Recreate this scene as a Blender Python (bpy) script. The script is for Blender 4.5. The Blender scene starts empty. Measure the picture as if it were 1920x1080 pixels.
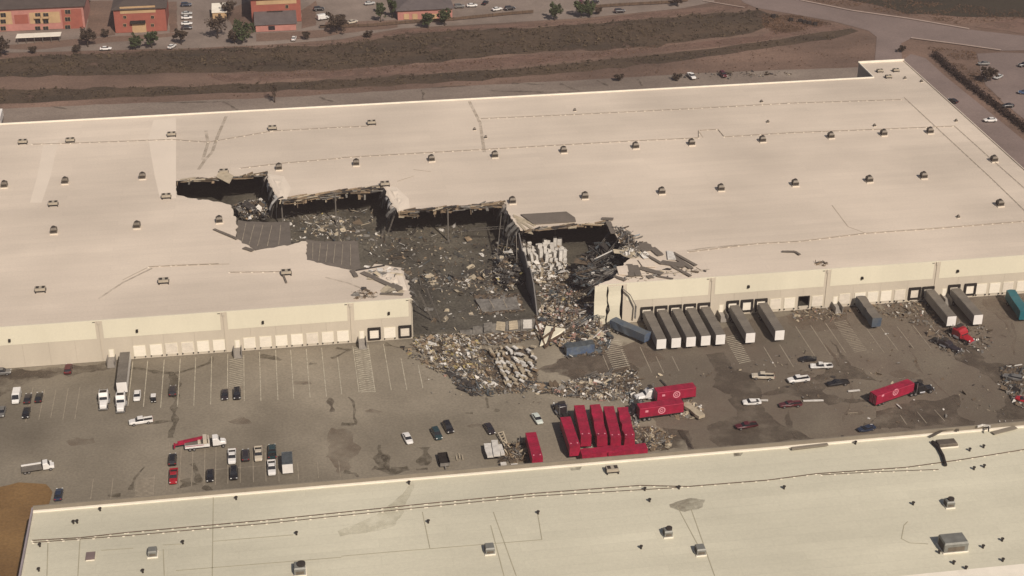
import bpy, bmesh, math, random
from mathutils import Vector, Matrix, noise
from mathutils.geometry import tessellate_polygon
random.seed(7)
R = random.Random(11)
scene = bpy.context.scene
col = scene.collection

# ------------------------------------------------------------------ camera
F_PX, PITCH, YAW, ROLL = 2980.7, 0.482185, 0.155493, 0.002619
CAM = Vector((0.0, -388.8, 219.77))
_cp, _sp, _cy, _sy = math.cos(PITCH), math.sin(PITCH), math.cos(YAW), math.sin(YAW)
FW = Vector((_sy*_cp, _cy*_cp, -_sp))
_r = Vector((_cy, -_sy, 0)); _u = _r.cross(FW)
RT = _r*math.cos(ROLL) + _u*math.sin(ROLL)
UP = _u*math.cos(ROLL) - _r*math.sin(ROLL)
cd = bpy.data.cameras.new('camera'); cd.sensor_width = 36; cd.lens = F_PX/1920*36
cd.clip_start = 1; cd.clip_end = 9000
cam = bpy.data.objects.new('camera', cd); col.objects.link(cam)
cam.matrix_world = Matrix(((RT.x, UP.x, -FW.x, CAM.x), (RT.y, UP.y, -FW.y, CAM.y), (RT.z, UP.z, -FW.z, CAM.z), (0, 0, 0, 1)))
scene.camera = cam

def ray(u, v): return FW + RT*((u-960)/F_PX) - UP*((v-540)/F_PX)
def U(u, v, z=0.0):                      # photo pixel -> point on the level plane z
    d = ray(u, v); return CAM + d*((z-CAM.z)/d.z)
def W(u, v, y=0.0):                      # photo pixel -> point on the wall plane y
    d = ray(u, v); return CAM + d*((y-CAM.y)/d.y)

# ------------------------------------------------------------------ light
SUN_FROM = Vector((0.33, -1.04, 1.0)).normalized()
EL = math.asin(SUN_FROM.z); AZ = math.atan2(SUN_FROM.x, SUN_FROM.y)
w = bpy.data.worlds.new('World'); scene.world = w; w.use_nodes = True
nt = w.node_tree; nt.nodes.clear()
sky = nt.nodes.new('ShaderNodeTexSky'); sky.sky_type = 'NISHITA'; sky.sun_disc = False
sky.sun_elevation = EL; sky.sun_rotation = AZ; sky.dust_density = 3.0; sky.air_density = 1.0
bg = nt.nodes.new('ShaderNodeBackground'); bg.inputs[1].default_value = 0.05
wo = nt.nodes.new('ShaderNodeOutputWorld')
nt.links.new(sky.outputs[0], bg.inputs[0]); nt.links.new(bg.outputs[0], wo.inputs[0])
sd = bpy.data.lights.new('sun', 'SUN'); sd.energy = 4.6; sd.angle = math.radians(0.5); sd.color = (1.0, 0.89, 0.79)
so = bpy.data.objects.new('sun', sd); col.objects.link(so)
so.rotation_euler = (-SUN_FROM).to_track_quat('-Z', 'Y').to_euler(); so.location = (60, -200, 200)
vs = scene.view_settings
vs.view_transform = 'Standard'; vs.look = 'None'; vs.gamma = 1; vs.use_curve_mapping = False; vs.exposure = -0.02

# ------------------------------------------------------------------ materials
MATS = {}
def mat(name, c, rough=0.85, var=0.12, scale=0.25, stretch=(1, 1, 1), c2=None, fine=0.0, metal=0.0, bump=0.0, big=0.0, coat=0.0, spec=0.3, holes=None, strips=None):
    """procedural material: base colour, blotches towards c2, fine grain, bump; coordinates are the object's own metres"""
    if name in MATS: return MATS[name]
    m = bpy.data.materials.new(name); m.use_nodes = True; t = m.node_tree; n = t.nodes; L = t.links
    b = n['Principled BSDF']; b.inputs['Roughness'].default_value = rough; b.inputs['Metallic'].default_value = metal
    b.inputs['Specular IOR Level'].default_value = spec
    if coat: b.inputs['Coat Weight'].default_value = coat
    tc = n.new('ShaderNodeTexCoord'); mp = n.new('ShaderNodeMapping'); mp.inputs['Scale'].default_value = stretch
    L.new(tc.outputs['Object'], mp.inputs[0])
    c2 = c2 or tuple(x*(1-var*2.2) for x in c)
    nz = n.new('ShaderNodeTexNoise'); nz.inputs['Scale'].default_value = scale; nz.inputs['Detail'].default_value = 6; nz.inputs['Roughness'].default_value = 0.62
    L.new(mp.outputs[0], nz.inputs['Vector'])
    rp = n.new('ShaderNodeValToRGB'); rp.color_ramp.elements[0].position = 0.32; rp.color_ramp.elements[1].position = 0.68
    rp.color_ramp.elements[0].color = (*c2, 1); rp.color_ramp.elements[1].color = (*c, 1)
    L.new(nz.outputs['Fac'], rp.inputs[0]); out = rp.outputs[0]
    def mul(out, sc, amt, st=None, det=3):
        q = n.new('ShaderNodeTexNoise'); q.inputs['Scale'].default_value = sc; q.inputs['Detail'].default_value = det
        src = mp
        if st:
            src = n.new('ShaderNodeMapping'); src.inputs['Scale'].default_value = st; L.new(tc.outputs['Object'], src.inputs[0])
        L.new(src.outputs[0], q.inputs['Vector'])
        mr = n.new('ShaderNodeMapRange'); mr.inputs[1].default_value = 0.3; mr.inputs[2].default_value = 0.7
        mr.inputs[3].default_value = 1-amt; mr.inputs[4].default_value = 1+amt*0.6
        L.new(q.outputs['Fac'], mr.inputs[0])
        mx = n.new('ShaderNodeMix'); mx.data_type = 'RGBA'; mx.blend_type = 'MULTIPLY'; mx.inputs[0].default_value = 1
        L.new(out, mx.inputs[6]); L.new(mr.outputs[0], mx.inputs[7]); return mx.outputs[2]
    if fine: out = mul(out, 1.6, fine, (1, 1, 1))
    if big: out = mul(out, 0.018, big, (1, 1, 1), 5)
    if strips:                                          # rolls of membrane, each a shade off its neighbour, with a faint lap
        bk = n.new('ShaderNodeTexBrick'); bk.inputs['Scale'].default_value = 1; bk.inputs['Brick Width'].default_value = strips[0]; bk.inputs['Row Height'].default_value = strips[1]
        bk.inputs['Mortar Size'].default_value = .07; bk.inputs['Mortar Smooth'].default_value = .3; bk.inputs['Color1'].default_value = (1.02, 1.02, 1.02, 1); bk.inputs['Color2'].default_value = (.955, .955, .955, 1); bk.inputs['Mortar'].default_value = (.88, .88, .87, 1)
        L.new(tc.outputs['Object'], bk.inputs['Vector']); mx = n.new('ShaderNodeMix'); mx.data_type = 'RGBA'; mx.blend_type = 'MULTIPLY'; mx.inputs[0].default_value = .75
        L.new(out, mx.inputs[6]); L.new(bk.outputs['Color'], mx.inputs[7]); out = mx.outputs[2]
        out = mul(out, .11, .05, (.25, 1.6, 1), 5)
    L.new(out, b.inputs['Base Color'])
    if bump:
        bp = n.new('ShaderNodeBump'); bp.inputs['Strength'].default_value = bump; bp.inputs['Distance'].default_value = 0.3
        q = n.new('ShaderNodeTexNoise'); q.inputs['Scale'].default_value = 0.8; q.inputs['Detail'].default_value = 5
        L.new(tc.outputs['Object'], q.inputs['Vector']); L.new(q.outputs['Fac'], bp.inputs['Height']); L.new(bp.outputs[0], b.inputs['Normal'])
    if holes:                                           # ragged, broken-up edges: (noise scale, low, high)
        q = n.new('ShaderNodeTexNoise'); q.inputs['Scale'].default_value = holes[0]; q.inputs['Detail'].default_value = 7; q.inputs['Roughness'].default_value = .65
        L.new(tc.outputs['Object'], q.inputs['Vector']); mr = n.new('ShaderNodeMapRange'); mr.inputs[1].default_value = holes[1]; mr.inputs[2].default_value = holes[2]
        mr.inputs[3].default_value = 0; mr.inputs[4].default_value = holes[3] if len(holes) > 3 else 1
        L.new(q.outputs['Fac'], mr.inputs[0]); L.new(mr.outputs[0], b.inputs['Alpha'])
    MATS[name] = m; return m
def paint(name, c, rough=0.4, metal=0.0): return mat(name, c, rough, 0.06, 0.8, coat=0.25, metal=metal, spec=0.4)

M = dict(
 ground=mat('dry_ground', (.20, .130, .095), .95, .2, .05, (.35, 1, 1), c2=(.125, .083, .061), fine=.25, big=.35, bump=.6),
 field=mat('dark_field', (.045, .036, .022), .95, .2, .04, (.4, 1, 1), fine=.3),
 scrub=mat('scrub_soil', (.092, .062, .038), .95, .2, .07, (.3, 1, 1), c2=(.048, .035, .023), fine=.35, bump=.8, holes=(.10, .30, .44)),
 path=mat('trodden_dirt', (.195, .128, .096), .95, .15, .06, (.3, 1, 1), c2=(.17, .10, .075), fine=.2, holes=(.08, .32, .56, .85)),
 lot=mat('worn_concrete', (.25, .20, .165), .9, .12, .06, c2=(.17, .135, .11), fine=.15, big=.2),
 lane=mat('lane_concrete', (.25, .205, .165), .9, .15, .05, (.5, 1, 1), c2=(.165, .13, .105), fine=.2, big=.2),
 road=mat('road_asphalt', (.215, .165, .145), .9, .1, .05, fine=.12, big=.15),
 yard=mat('yard_concrete', (.245, .213, .160), .9, .12, .035, c2=(.19, .163, .120), fine=.16, big=.42, bump=.15),
 wet=mat('damp_concrete', (.075, .058, .042), .6, .25, .12, c2=(.12, .095, .07), fine=.2, holes=(.16, .36, .66, .75)),
 stain=mat('oil_stain', (.072, .058, .038), .8, .2, .5, c2=(.10, .083, .055), fine=.2, holes=(.45, .30, .66, .62)),
 dirt=mat('orange_dirt', (.215, .128, .050), .95, .15, .08, c2=(.145, .083, .032), fine=.2, bump=.5),
 mud=mat('red_mud', (.185, .135, .096), .95, .2, .15, c2=(.14, .10, .07), fine=.2, holes=(.2, .34, .70, .48)),
 line=mat('line_paint', (.52, .47, .36), .8, .25, .9),
 linefade=mat('faded_line_paint', (.36, .31, .235), .85, .2, .7),
 aircon=mat('aircon_casing', (.40, .35, .27), .6, .1, .5),
 concrete=mat('stair_concrete', (.30, .275, .24), .85, .1, .5),
 kerb=mat('kerb_concrete', (.40, .31, .26), .85, .1, .4),
 roof=mat('roof_membrane', (.655, .565, .458), .6, .05, .03, (.3, 1, 1), c2=(.585, .505, .41), fine=.05, big=.18, strips=(34, 3.05)),
 roof2=mat('cream_roof_membrane', (.585, .555, .430), .6, .05, .05, (.4, 1, 1), c2=(.525, .498, .385), fine=.05, big=.16, strips=(30, 3.05)),
 patch=mat('new_roof_patch', (.70, .612, .502), .6, .05, .05),
 flash=mat('white_flashing', (.80, .74, .62), .5, .06, .3),
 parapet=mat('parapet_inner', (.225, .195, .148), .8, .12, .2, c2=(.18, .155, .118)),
 wallhi=mat('cream_wall_paint', (.68, .635, .49), .75, .04, .08, (1, 1, .3), fine=.03, big=.05),
 wall=mat('beige_wall_paint', (.545, .485, .385), .8, .06, .08, (1, 1, .3), fine=.03, big=.06),
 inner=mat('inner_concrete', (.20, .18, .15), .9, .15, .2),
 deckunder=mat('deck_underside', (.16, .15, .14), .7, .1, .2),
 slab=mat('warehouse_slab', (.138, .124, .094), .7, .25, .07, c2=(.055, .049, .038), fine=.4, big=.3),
 door=mat('white_dock_door', (.80, .74, .62), .55, .04, .5, (1, 1, 3)),
 seal=mat('black_dock_seal', (.022, .018, .015), .8, .2, .6),
 steel=mat('steel', (.20, .18, .155), .55, .15, .6, metal=.4),
 rust=mat('rusty_steel', (.13, .085, .055), .8, .25, .7),
 deckbrown=mat('exposed_roof_deck', (.155, .132, .108), .85, .12, .25, c2=(.13, .111, .09), fine=.1),
 vent=mat('vent_metal', (.165, .138, .105), .5, .2, .7, metal=.2),
 ventdk=mat('vent_louvre', (.045, .037, .03), .7, .2, .9),
 unit=mat('unit_metal', (.225, .225, .20), .5, .15, .5, metal=.2),
 pipe=mat('gas_pipe', (.40, .335, .26), .7, .2, .4),
 rubber=mat('rubber', (.018, .017, .017), .9, .1, 2),
 glass=mat('tinted_glass', (.018, .020, .024), .12, .1, 1, spec=.5),
 chrome=mat('bright_metal', (.55, .55, .55), .3, .1, 1, metal=.8),
 lamp=mat('head_lamp', (.75, .75, .70), .2, .05, 1), tail=mat('tail_lamp', (.35, .02, .02), .3, .05, 1),
 trailtop=mat('trailer_roof', (.175, .155, .128), .7, .15, .3, (1, .4, 1), fine=.08),
 trailwhite=mat('trailer_white', (.74, .71, .66), .5, .05, .4),
 trailshade=mat('trailer_side_shade', (.27, .25, .225), .6, .12, .4, fine=.06),  # docked trailers' box sides: their shade is put into this darker grey
 film=mat('dirty_film', (.150, .108, .082), .9, .15, .08, c2=(.12, .087, .066), holes=(.035, .25, .75, .62)),
 trailblue=mat('trailer_blue', (.055, .080, .115), .5, .2, .35, c2=(.10, .11, .115), fine=.15),
 blue=mat('truck_blue', (.06, .095, .17), .45, .2, .5, c2=(.12, .14, .15), fine=.2),
 teal=mat('truck_teal', (.012, .12, .145), .45, .12, .5),
 red=mat('trailer_red', (.36, .011, .045), .55, .2, .35, c2=(.21, .010, .030), fine=.18),
 pink=mat('emblem_pink', (.70, .28, .33), .6, .08, 1),
 brick=mat('red_brick', (.30, .095, .065), .85, .1, .4, c2=(.24, .075, .055)),
 brick2=mat('pink_stucco', (.42, .19, .155), .85, .1, .3),
 stucco=mat('tan_stucco', (.46, .31, .17), .85, .1, .3),
 shingle=mat('brown_shingles', (.085, .067, .058), .9, .12, .3, fine=.15),
 shingle2=mat('grey_shingles', (.125, .105, .100), .9, .12, .3, fine=.12),
 bark=mat('bark', (.07, .05, .035), .9, .2, 2),
 leafg=mat('green_leaves', (.055, .070, .026), .8, .3, .6, c2=(.030, .040, .016)),
 leafb=mat('brown_leaves', (.070, .048, .030), .85, .3, .6, c2=(.040, .028, .020)),
 grass=mat('dry_grass', (.155, .092, .056), .9, .3, .06, c2=(.085, .053, .033)),
 brush=mat('dark_brush', (.095, .068, .040), .9, .3, .05, c2=(.045, .034, .021)),
 d_white=mat('debris_white', (.64, .61, .55), .8, .15, .7), d_cream=mat('debris_cream', (.44, .375, .27), .8, .15, .7),
 d_grey=mat('debris_grey', (.22, .205, .18), .75, .25, .7), d_dark=mat('debris_dark', (.045, .040, .036), .8, .2, .7),
 d_tan=mat('debris_tan', (.28, .205, .13), .85, .2, .7), d_yellow=mat('debris_yellow', (.42, .345, .145), .9, .2, .7),
 d_steel=mat('debris_bluegrey', (.115, .13, .135), .5, .2, .7, metal=.3), d_pink=mat('debris_pink', (.36, .215, .17), .85, .2, .7),
 d_mud=mat('debris_brown', (.14, .105, .07), .9, .2, .7),
)
PAL = ['d_white', 'd_cream', 'd_grey', 'd_dark', 'd_tan', 'd_yellow', 'd_steel', 'd_pink', 'd_mud']
PALM = [M[k] for k in PAL]
def P(**kw): return [kw.get(k[2:], 0) for k in PAL]

# ------------------------------------------------------------------ mesh helpers
class MB:
    def __init__(s): s.v = []; s.f = []; s.m = []; s.T = None
    def add(s, vs, fs, mi=0):
        b = len(s.v)
        if s.T is not None: vs = [s.T @ Vector(p) for p in vs]
        s.v += [tuple(p) for p in vs]; s.f += [tuple(i+b for i in f) for f in fs]; s.m += [mi]*len(fs); return s
    def box(s, x0, x1, y0, y1, z0, z1, mi=0, T=None):
        vs = [Vector((x, y, z)) for z in (z0, z1) for x, y in ((x0, y0), (x1, y0), (x1, y1), (x0, y1))]
        if T is not None: vs = [T @ p for p in vs]
        return s.add(vs, [(3, 2, 1, 0), (4, 5, 6, 7), (0, 1, 5, 4), (1, 2, 6, 5), (2, 3, 7, 6), (3, 0, 4, 7)], mi)
    def prism(s, pts, z0, z1, mi=0):
        n = len(pts); tr = tessellate_polygon([[Vector((p[0], p[1], 0)) for p in pts]])
        vs = [(p[0], p[1], z1) for p in pts] + [(p[0], p[1], z0) for p in pts]
        fs = [tuple(t) for t in tr] + [tuple(i+n for i in reversed(t)) for t in tr] + [(i, (i+1) % n, n+(i+1) % n, n+i) for i in range(n)]
        return s.add(vs, fs, mi)
    def sheet(s, pts, mi=0):
        tr = tessellate_polygon([[Vector((p[0], p[1], 0)) for p in pts]])
        fs = []
        for t in tr:
            a, b, c = (Vector(pts[i]) for i in t)
            fs.append(tuple(t) if (b-a).cross(c-a).z > 0 else tuple(reversed(t)))
        return s.add(pts, fs, mi)
    def tube(s, a, b, r, n=6, r2=None, mi=0):
        a, b = Vector(a), Vector(b); d = (b-a)
        if d.length < 1e-6: return s
        d.normalize(); x = d.orthogonal().normalized(); y = d.cross(x); r2 = r if r2 is None else r2
        vs = [a+(x*math.cos(k*math.tau/n)+y*math.sin(k*math.tau/n))*r for k in range(n)] + [b+(x*math.cos(k*math.tau/n)+y*math.sin(k*math.tau/n))*r2 for k in range(n)]
        return s.add(vs, [(i, (i+1) % n, n+(i+1) % n, n+i) for i in range(n)] + [tuple(range(n-1, -1, -1)), tuple(range(n, 2*n))], mi)
    def beam(s, a, b, wd, h, mi=0, roll=0):
        a, b = Vector(a), Vector(b); d = b-a; L = d.length
        if L < 1e-6: return s
        T = Matrix.Translation(a) @ d.to_track_quat('X', 'Z').to_matrix().to_4x4() @ Matrix.Rotation(roll, 4, 'X')
        return s.box(0, L, -wd/2, wd/2, -h/2, h/2, mi, T)
    def loft(s, rings, mi=0, caps=True):
        n = len(rings[0]); vs = [p for r in rings for p in r]; fs = []
        for k in range(len(rings)-1):
            for i in range(n): fs.append((k*n+i, k*n+(i+1) % n, (k+1)*n+(i+1) % n, (k+1)*n+i))
        if caps: fs += [tuple(range(n-1, -1, -1)), tuple((len(rings)-1)*n+i for i in range(n))]
        return s.add(vs, fs, mi)
    def mesh(s, name, mats):
        me = bpy.data.meshes.new(name); me.from_pydata(s.v, [], s.f)
        for q in (mats if isinstance(mats, (list, tuple)) else [mats]): me.materials.append(q)
        if isinstance(mats, (list, tuple)) and len(mats) > 1: me.polygons.foreach_set('material_index', s.m)
        me.update(); return me
    def build(s, name, mats, parent=None, **kw): return link(name, s.mesh(name, mats), parent, **kw)

def link(name, me, parent=None, **kw):
    o = bpy.data.objects.new(name, me); col.objects.link(o)
    if parent is not None: o.parent = parent
    for k, v in kw.items(): o[k] = v
    return o
def thing(name, label, cat, loc=(0, 0, 0), rz=0.0, group=None, rot=None):
    o = bpy.data.objects.new(name, None); col.objects.link(o); o.location = loc
    o.rotation_euler = rot if rot else (0, 0, rz); o.empty_display_size = .5
    tag(o, label, cat, group); return o
def tag(o, label, cat, group=None, kind=None):
    o['label'] = label; o['category'] = cat
    if group: o['group'] = group
    if kind: o['kind'] = kind
    return o
def struct(name, mb, m): o = mb.build(name, m); o['kind'] = 'structure'; return o
def px(pts, z=0.0): return [tuple(U(a, b, z)) for a, b in pts]
# ------------------------------------------------------------------ ground and paving
ZN = [-.38]; ZB = [-.095]
def zn():
    ZN[0] += .006; return ZN[0]
def zb():
    ZB[0] += .001; return ZB[0]
def flat(pts, z): return [(p[0], p[1], z) for p in pts]
def wob(pts, amp=1.0, step=4.0, seed=0):
    """subdivide a closed outline of ground points and roughen it"""
    out = []
    for i, p in enumerate(pts):
        a, b = Vector(p), Vector(pts[(i+1) % len(pts)]); n = max(1, int((b-a).length/step))
        for k in range(n):
            q = a.lerp(b, k/n)
            f = Vector((q.x, q.y, 0)); e = [amp*(noise.noise(f*.11+Vector((0, 0, seed+s)))+.5*noise.noise(f*.37+Vector((0, 0, seed+s)))+.25*noise.noise(f*.9+Vector((0, 0, seed+s)))) for s in (0, 9)]
            out.append((q.x+e[0], q.y+e[1], q.z))
    return out
g = MB(); nx = 60; ny = 60                      # one sheet out to the horizon
xs = [-4000, -1500, -600] + [-320+i*20 for i in range(46)] + [900, 2000, 4000]
ys = [-900, -500] + [-300+i*25 for i in range(44)] + [1000, 2000, 5000]
g.add([(x, y, -0.40) for y in ys for x in xs], [(j*len(xs)+i, j*len(xs)+i+1, (j+1)*len(xs)+i+1, (j+1)*len(xs)+i) for j in range(len(ys)-1) for i in range(len(xs)-1)])
struct('ground', g, M['ground'])
YB = 151.0                                        # back wall of the damaged warehouse
YN = -85.0                                        # far edge of the near warehouse roof
struct('lane', MB().sheet(flat(wob([(-260, YB-1, -.03)] + px([(-250, 214), (0, 203), (150, 196), (300, 190), (500, 182), (640, 174), (900, 158), (1100, 148), (1280, 137), (1480, 129), (1640, 124)], -.03) + [(245, YB-1, -.03)], .8, 6), zn())), M['lane'])
struct('scrub_channel', MB().sheet(flat(wob(px([(-200, 118), (0, 108), (300, 95), (640, 82), (760, 62), (900, 55), (1100, 45), (1300, 26), (1420, 18), (1470, 30), (1410, 62), (1280, 78), (1200, 88), (1000, 97), (850, 112), (640, 128), (300, 138), (0, 143), (-200, 150)], -.03), 3.0, 5), zn())), M['scrub'])
struct('scrub_strip', MB().sheet(flat(wob(px([(-200, 178), (0, 168), (200, 163), (420, 158), (640, 148), (800, 138), (960, 128), (1120, 112), (1280, 95), (1420, 80), (1520, 62), (1600, 52), (1610, 58), (1560, 72), (1400, 93), (1280, 112), (1120, 130), (900, 148), (640, 164), (420, 173), (200, 183), (0, 194), (-200, 202)], -.03), 2.0, 5, 3), zn())), M['scrub'])
struct('dirt_path', MB().sheet(flat(wob(px([(380, 140), (640, 131), (850, 115), (1000, 100), (1200, 91), (1280, 81), (1420, 66), (1490, 40), (1570, 45), (1600, 50), (1500, 62), (1420, 77), (1280, 91), (1120, 108), (960, 124), (800, 134), (640, 143), (420, 152)], -.03), 2.0, 5, 5), zn())), M['path'])
struct('dirt_bank', MB().sheet(flat(wob(px([(-100, 104), (0, 100), (150, 96), (330, 92), (500, 86), (640, 76), (750, 56), (900, 47), (1100, 36), (1280, 17), (1400, 6), (1400, 14), (1300, 24), (1100, 43), (900, 53), (760, 60), (640, 80), (300, 93), (0, 107)], -.028), 1.6, 5, 8), zn())), M['path'])
struct('apartment_lot', MB().sheet(flat(wob(px([(-300, 112), (-300, -60), (1330, -60), (1340, 2), (1280, 14), (1100, 32), (900, 44), (750, 52), (640, 72), (500, 83), (330, 90), (150, 94), (0, 98)], -.032), .8, 8), zn())), M['lot'])
for i, q in enumerate(([(-50, 88), (0, 84), (140, 72), (230, 66), (330, 60), (340, 66), (210, 78), (60, 92)], [(160, 0), (215, 0), (215, 64), (160, 70), (165, 30)], [(315, 2), (332, 2), (332, 58), (318, 60)], [(480, 62), (620, 54), (640, 62), (600, 70), (480, 76)], [(420, 20), (470, 0), (475, 60), (450, 70)], [(566, 18), (592, 0), (592, 46), (566, 52)], [(610, 40), (745, 36), (745, 50), (640, 62), (610, 62)])):
    struct('grass_verge', MB().sheet(flat(wob(px(q, -.02), .8, 3, i), zn())), M['ground'])
struct('far_field', MB().sheet(flat(wob(px([(1560, -10), (1530, -70), (2300, -70), (2300, 60), (1990, 38), (1900, 30), (1800, 30), (1700, 24)], -.03), 2, 8), zn())), M['field'])
struct('road', MB().sheet(flat(px([(1395, 4), (1330, -60), (1440, -60), (1500, 0), (1600, 20), (1700, 34), (1817, 54), (1920, 66), (2150, 80), (2150, 104), (1920, 93), (1880, 94), (1800, 83), (1708, 71), (1690, 80), (1692, 118), (1640, 118), (1644, 68), (1628, 56), (1560, 38), (1480, 24), (1420, 14)], -.018), zn())), M['road'])
struct('side_lane', MB().sheet(flat([(242, 168, -.022)] + px([(1692, 112), (1708, 100), (1736, 108), (1775, 144), (1840, 196), (1920, 262), (2150, 420)], -.022) + [(300, -120, -.022), (242, -120, -.022)], zn())), M['road'])
struct('parking_lot', MB().sheet(flat(wob(px([(1832, 100), (1880, 97), (2150, 112), (2150, 400), (2000, 290), (1920, 222), (1880, 190), (1850, 160), (1838, 130)], -.02), .5, 6), zn())), M['road'])
struct('mud_apron', MB().sheet(flat(wob(px([(1862, 40), (1920, 32), (2100, 36), (2100, 66), (1920, 62), (1880, 56), (1830, 50)], -.014), 1.2, 4), zn())), M['path'])
yd = struct('yard', MB().sheet([(-230, -200, -.1), (300, -200, -.1), (300, .5, -.1), (-230, .5, -.1)]), M['yard'])
struct('dirt_patch', MB().sheet(flat(wob(px([(-160, 905), (0, 912), (40, 905), (85, 908), (98, 925), (88, 948), (64, 955), (46, 1010), (30, 1200), (-200, 1200)], -.006), .8, 2), -.018)), M['dirt'])

def kerb(pts, wd=.35, h=.14):
    mb = MB(); q = [U(a, b, 0) for a, b in pts]
    for a, b in zip(q, q[1:]):
        mb.beam((a.x, a.y, h/2-.02), (b.x, b.y, h/2-.02), wd, h)
    o = mb.build('kerb', M['kerb']); o['kind'] = 'structure'
kerb([(1500, 0), (1600, 20), (1700, 34), (1817, 54)], .9, .2)
kerb([(1708, 71), (1800, 83), (1877, 94)], .7, .2)
kerb([(1318, 1), (1396, 14)], .5, .2)

# markings: stall lines in the dock yard, parts of the yard
def seg(pts, wd=.16, z=-.014, m='line', name='stall_line'):
    mb = MB(); q = [U(a, b, 0) for a, b in pts]
    for a, b in zip(q, q[1:]):
        d = (b-a); n = Vector((-d.y, d.x, 0)).normalized()*wd/2
        mb.add([(a.x-n.x, a.y-n.y, z), (b.x-n.x, b.y-n.y, z), (b.x+n.x, b.y+n.y, z), (a.x+n.x, a.y+n.y, z)], [(0, 1, 2, 3)])
    return mb.build(name, M[m], yd)
def yline(u, v0, v1, m='line', wd=.22):            # a stall line square to the dock wall
    a = U(u, v0); b = U(u, v1)
    mb = MB().box(a.x-wd/2, a.x+wd/2, b.y, a.y, -.022, -.016); mb.build('stall_line', M[m], yd)
for u, v0, v1 in ((249, 678, 760), (277, 676, 762), (308, 674, 764), (338, 672, 762), (367, 670, 760), (397, 668, 758), (427, 664, 752), (457, 666, 752), (486.5, 660, 752), (516.7, 656, 750), (545, 656, 748), (574, 654, 746), (603, 652, 744), (632.7, 669, 740), (661.5, 648, 737), (690, 646, 735), (719, 645, 733), (752, 672, 731), (784, 684, 728)):
    yline(u, v0, v1)
for u, v0, v1 in ((1128, 660, 700), (1165, 655, 705), (1200, 650, 700), (1230, 668, 700), (1260, 668, 696), (1432, 650, 690), (1462, 646, 690), (1492, 612, 672), (1520, 610, 668), (1548, 606, 664), (1625, 616, 664), (1652, 614, 660), (1682, 612, 656), (1712, 610, 656), (1742, 606, 650)):
    yline(u, v0, v1, 'linefade')
for u, v0, v1 in ((150, 726, 785), (128, 728, 786), (105, 730, 782), (62, 726, 790), (84, 730, 786), (175, 898, 935), (212, 897, 934), (290, 890, 932), (318, 830, 918), (340, 840, 914), (362, 840, 912), (384.5, 838, 910), (405, 838, 909), (427.5, 836, 907), (450, 845, 905), (474, 845, 904), (497, 848, 903), (521, 852, 903), (558, 868, 900), (595, 866, 897), (635, 864, 894)):
    yline(u, v0, v1, 'linefade', .16)
for a, b in (((1688, 778), (1700, 796)), ((1720, 772), (1738, 794)), ((1752, 768), (1772, 790))): seg([a, b], .18, m='linefade')
seg([(405, 880), (560, 868)], .14, m='linefade')
def hatch(u0, u1, v0, v1, n, m='linefade', cross=False):
    A, B = U(u0, v0), U(u1, v1); x0 = A.x; y1 = A.y; y0 = B.y; x1 = x0 + (U(u1, v0).x-A.x)
    mb = MB(); st = (y1-y0)/n
    for k in range(n):
        y = y0+k*st
        for sgn in ((1, -1) if cross else (1,)):
            a, b = (x0, x1) if sgn > 0 else (x1, x0)
            mb.add([(a, y, -.008+.002*sgn), (b, y+st*.9, -.008+.002*sgn), (b, y+st*.9+.28, -.008+.002*sgn), (a, y+.28, -.008+.002*sgn)], [(0, 1, 2, 3) if sgn > 0 else (3, 2, 1, 0)])
    mb.build('hatched_marking', M[m], yd)
hatch(430, 455, 672, 725, 16, 'line'); hatch(664, 692, 652, 736, 22, 'line', True)
hatch(1128, 1162, 640, 690, 14, 'line'); hatch(1357, 1382, 630, 682, 16, 'line'); hatch(1562, 1588, 603, 662, 20); hatch(255, 290, 898, 930, 14)

def blot(pts, amp=.9, seed=0, m='stain', z=-.014, name='ground_stain', step=1.0):
    MB().sheet(flat(wob(px(pts, z), amp, step, seed), zb())).build(name, M[m], yd)
def streak(pts, wd, seed=0, m='stain', z=-.0135):
    q = [U(a, b, z) for a, b in pts]; mb = MB(); L = []; Rr = []
    fine = []
    for a, b in zip(q, q[1:]):
        n = max(2, int((b-a).length/.8)); fine += [a.lerp(b, k/n) for k in range(n)]
    fine.append(q[-1])
    for i, p in enumerate(fine):
        d = fine[min(i+1, len(fine)-1)]-fine[max(i-1, 0)]; n = Vector((-d.y, d.x, 0)).normalized()
        k = wd*(.55+.9*noise.noise(Vector((p.x*.35, p.y*.35, seed+2)))) ; k = max(k, wd*.15)
        c = p + n*noise.noise(Vector((p.x*.2, p.y*.2, seed)))*.8
        L.append(tuple(c+n*k)); Rr.append(tuple(c-n*k))
    N = len(L); mb.add(flat(L+Rr, zb()), [(i, i+1, N+i+1, N+i) for i in range(N-1)]); mb.build('ground_stain', M[m], yd)
# streaks and blotches of water and oil on the concrete
blot([(1000, 690), (1120, 655), (1480, 590), (1700, 560), (2050, 540), (2050, 830), (1300, 860), (1240, 800), (1210, 740)], 6, 77, 'film', step=3)
streak([(248, 690), (290, 696), (325, 699)], 1.3, 1); streak([(325, 699), (370, 690), (395, 678), (400, 668)], 1.0, 2)
streak([(325, 700), (327, 735), (326, 790), (318, 820)], 1.4, 3); streak([(325, 789), (290, 792), (270, 790)], .9, 4)
streak([(487, 666), (510, 670), (528, 674)], 1.5, 5); streak([(630, 652), (658, 655), (640, 664), (622, 672)], 1.1, 6)
streak([(720, 646), (752, 651), (790, 655)], 1.2, 7); streak([(652, 744), (662, 752), (666, 790), (664, 796)], .6, 8)
streak([(640, 794), (664, 796)], .7, 9); streak([(580, 681), (593, 682)], 1.6, 10)
streak([(620, 745), (622, 772)], 1.0, 11, 'wet'); streak([(712, 834), (716, 880)], 2.6, 12); streak([(722, 852), (730, 884)], 1.5, 13)
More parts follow.
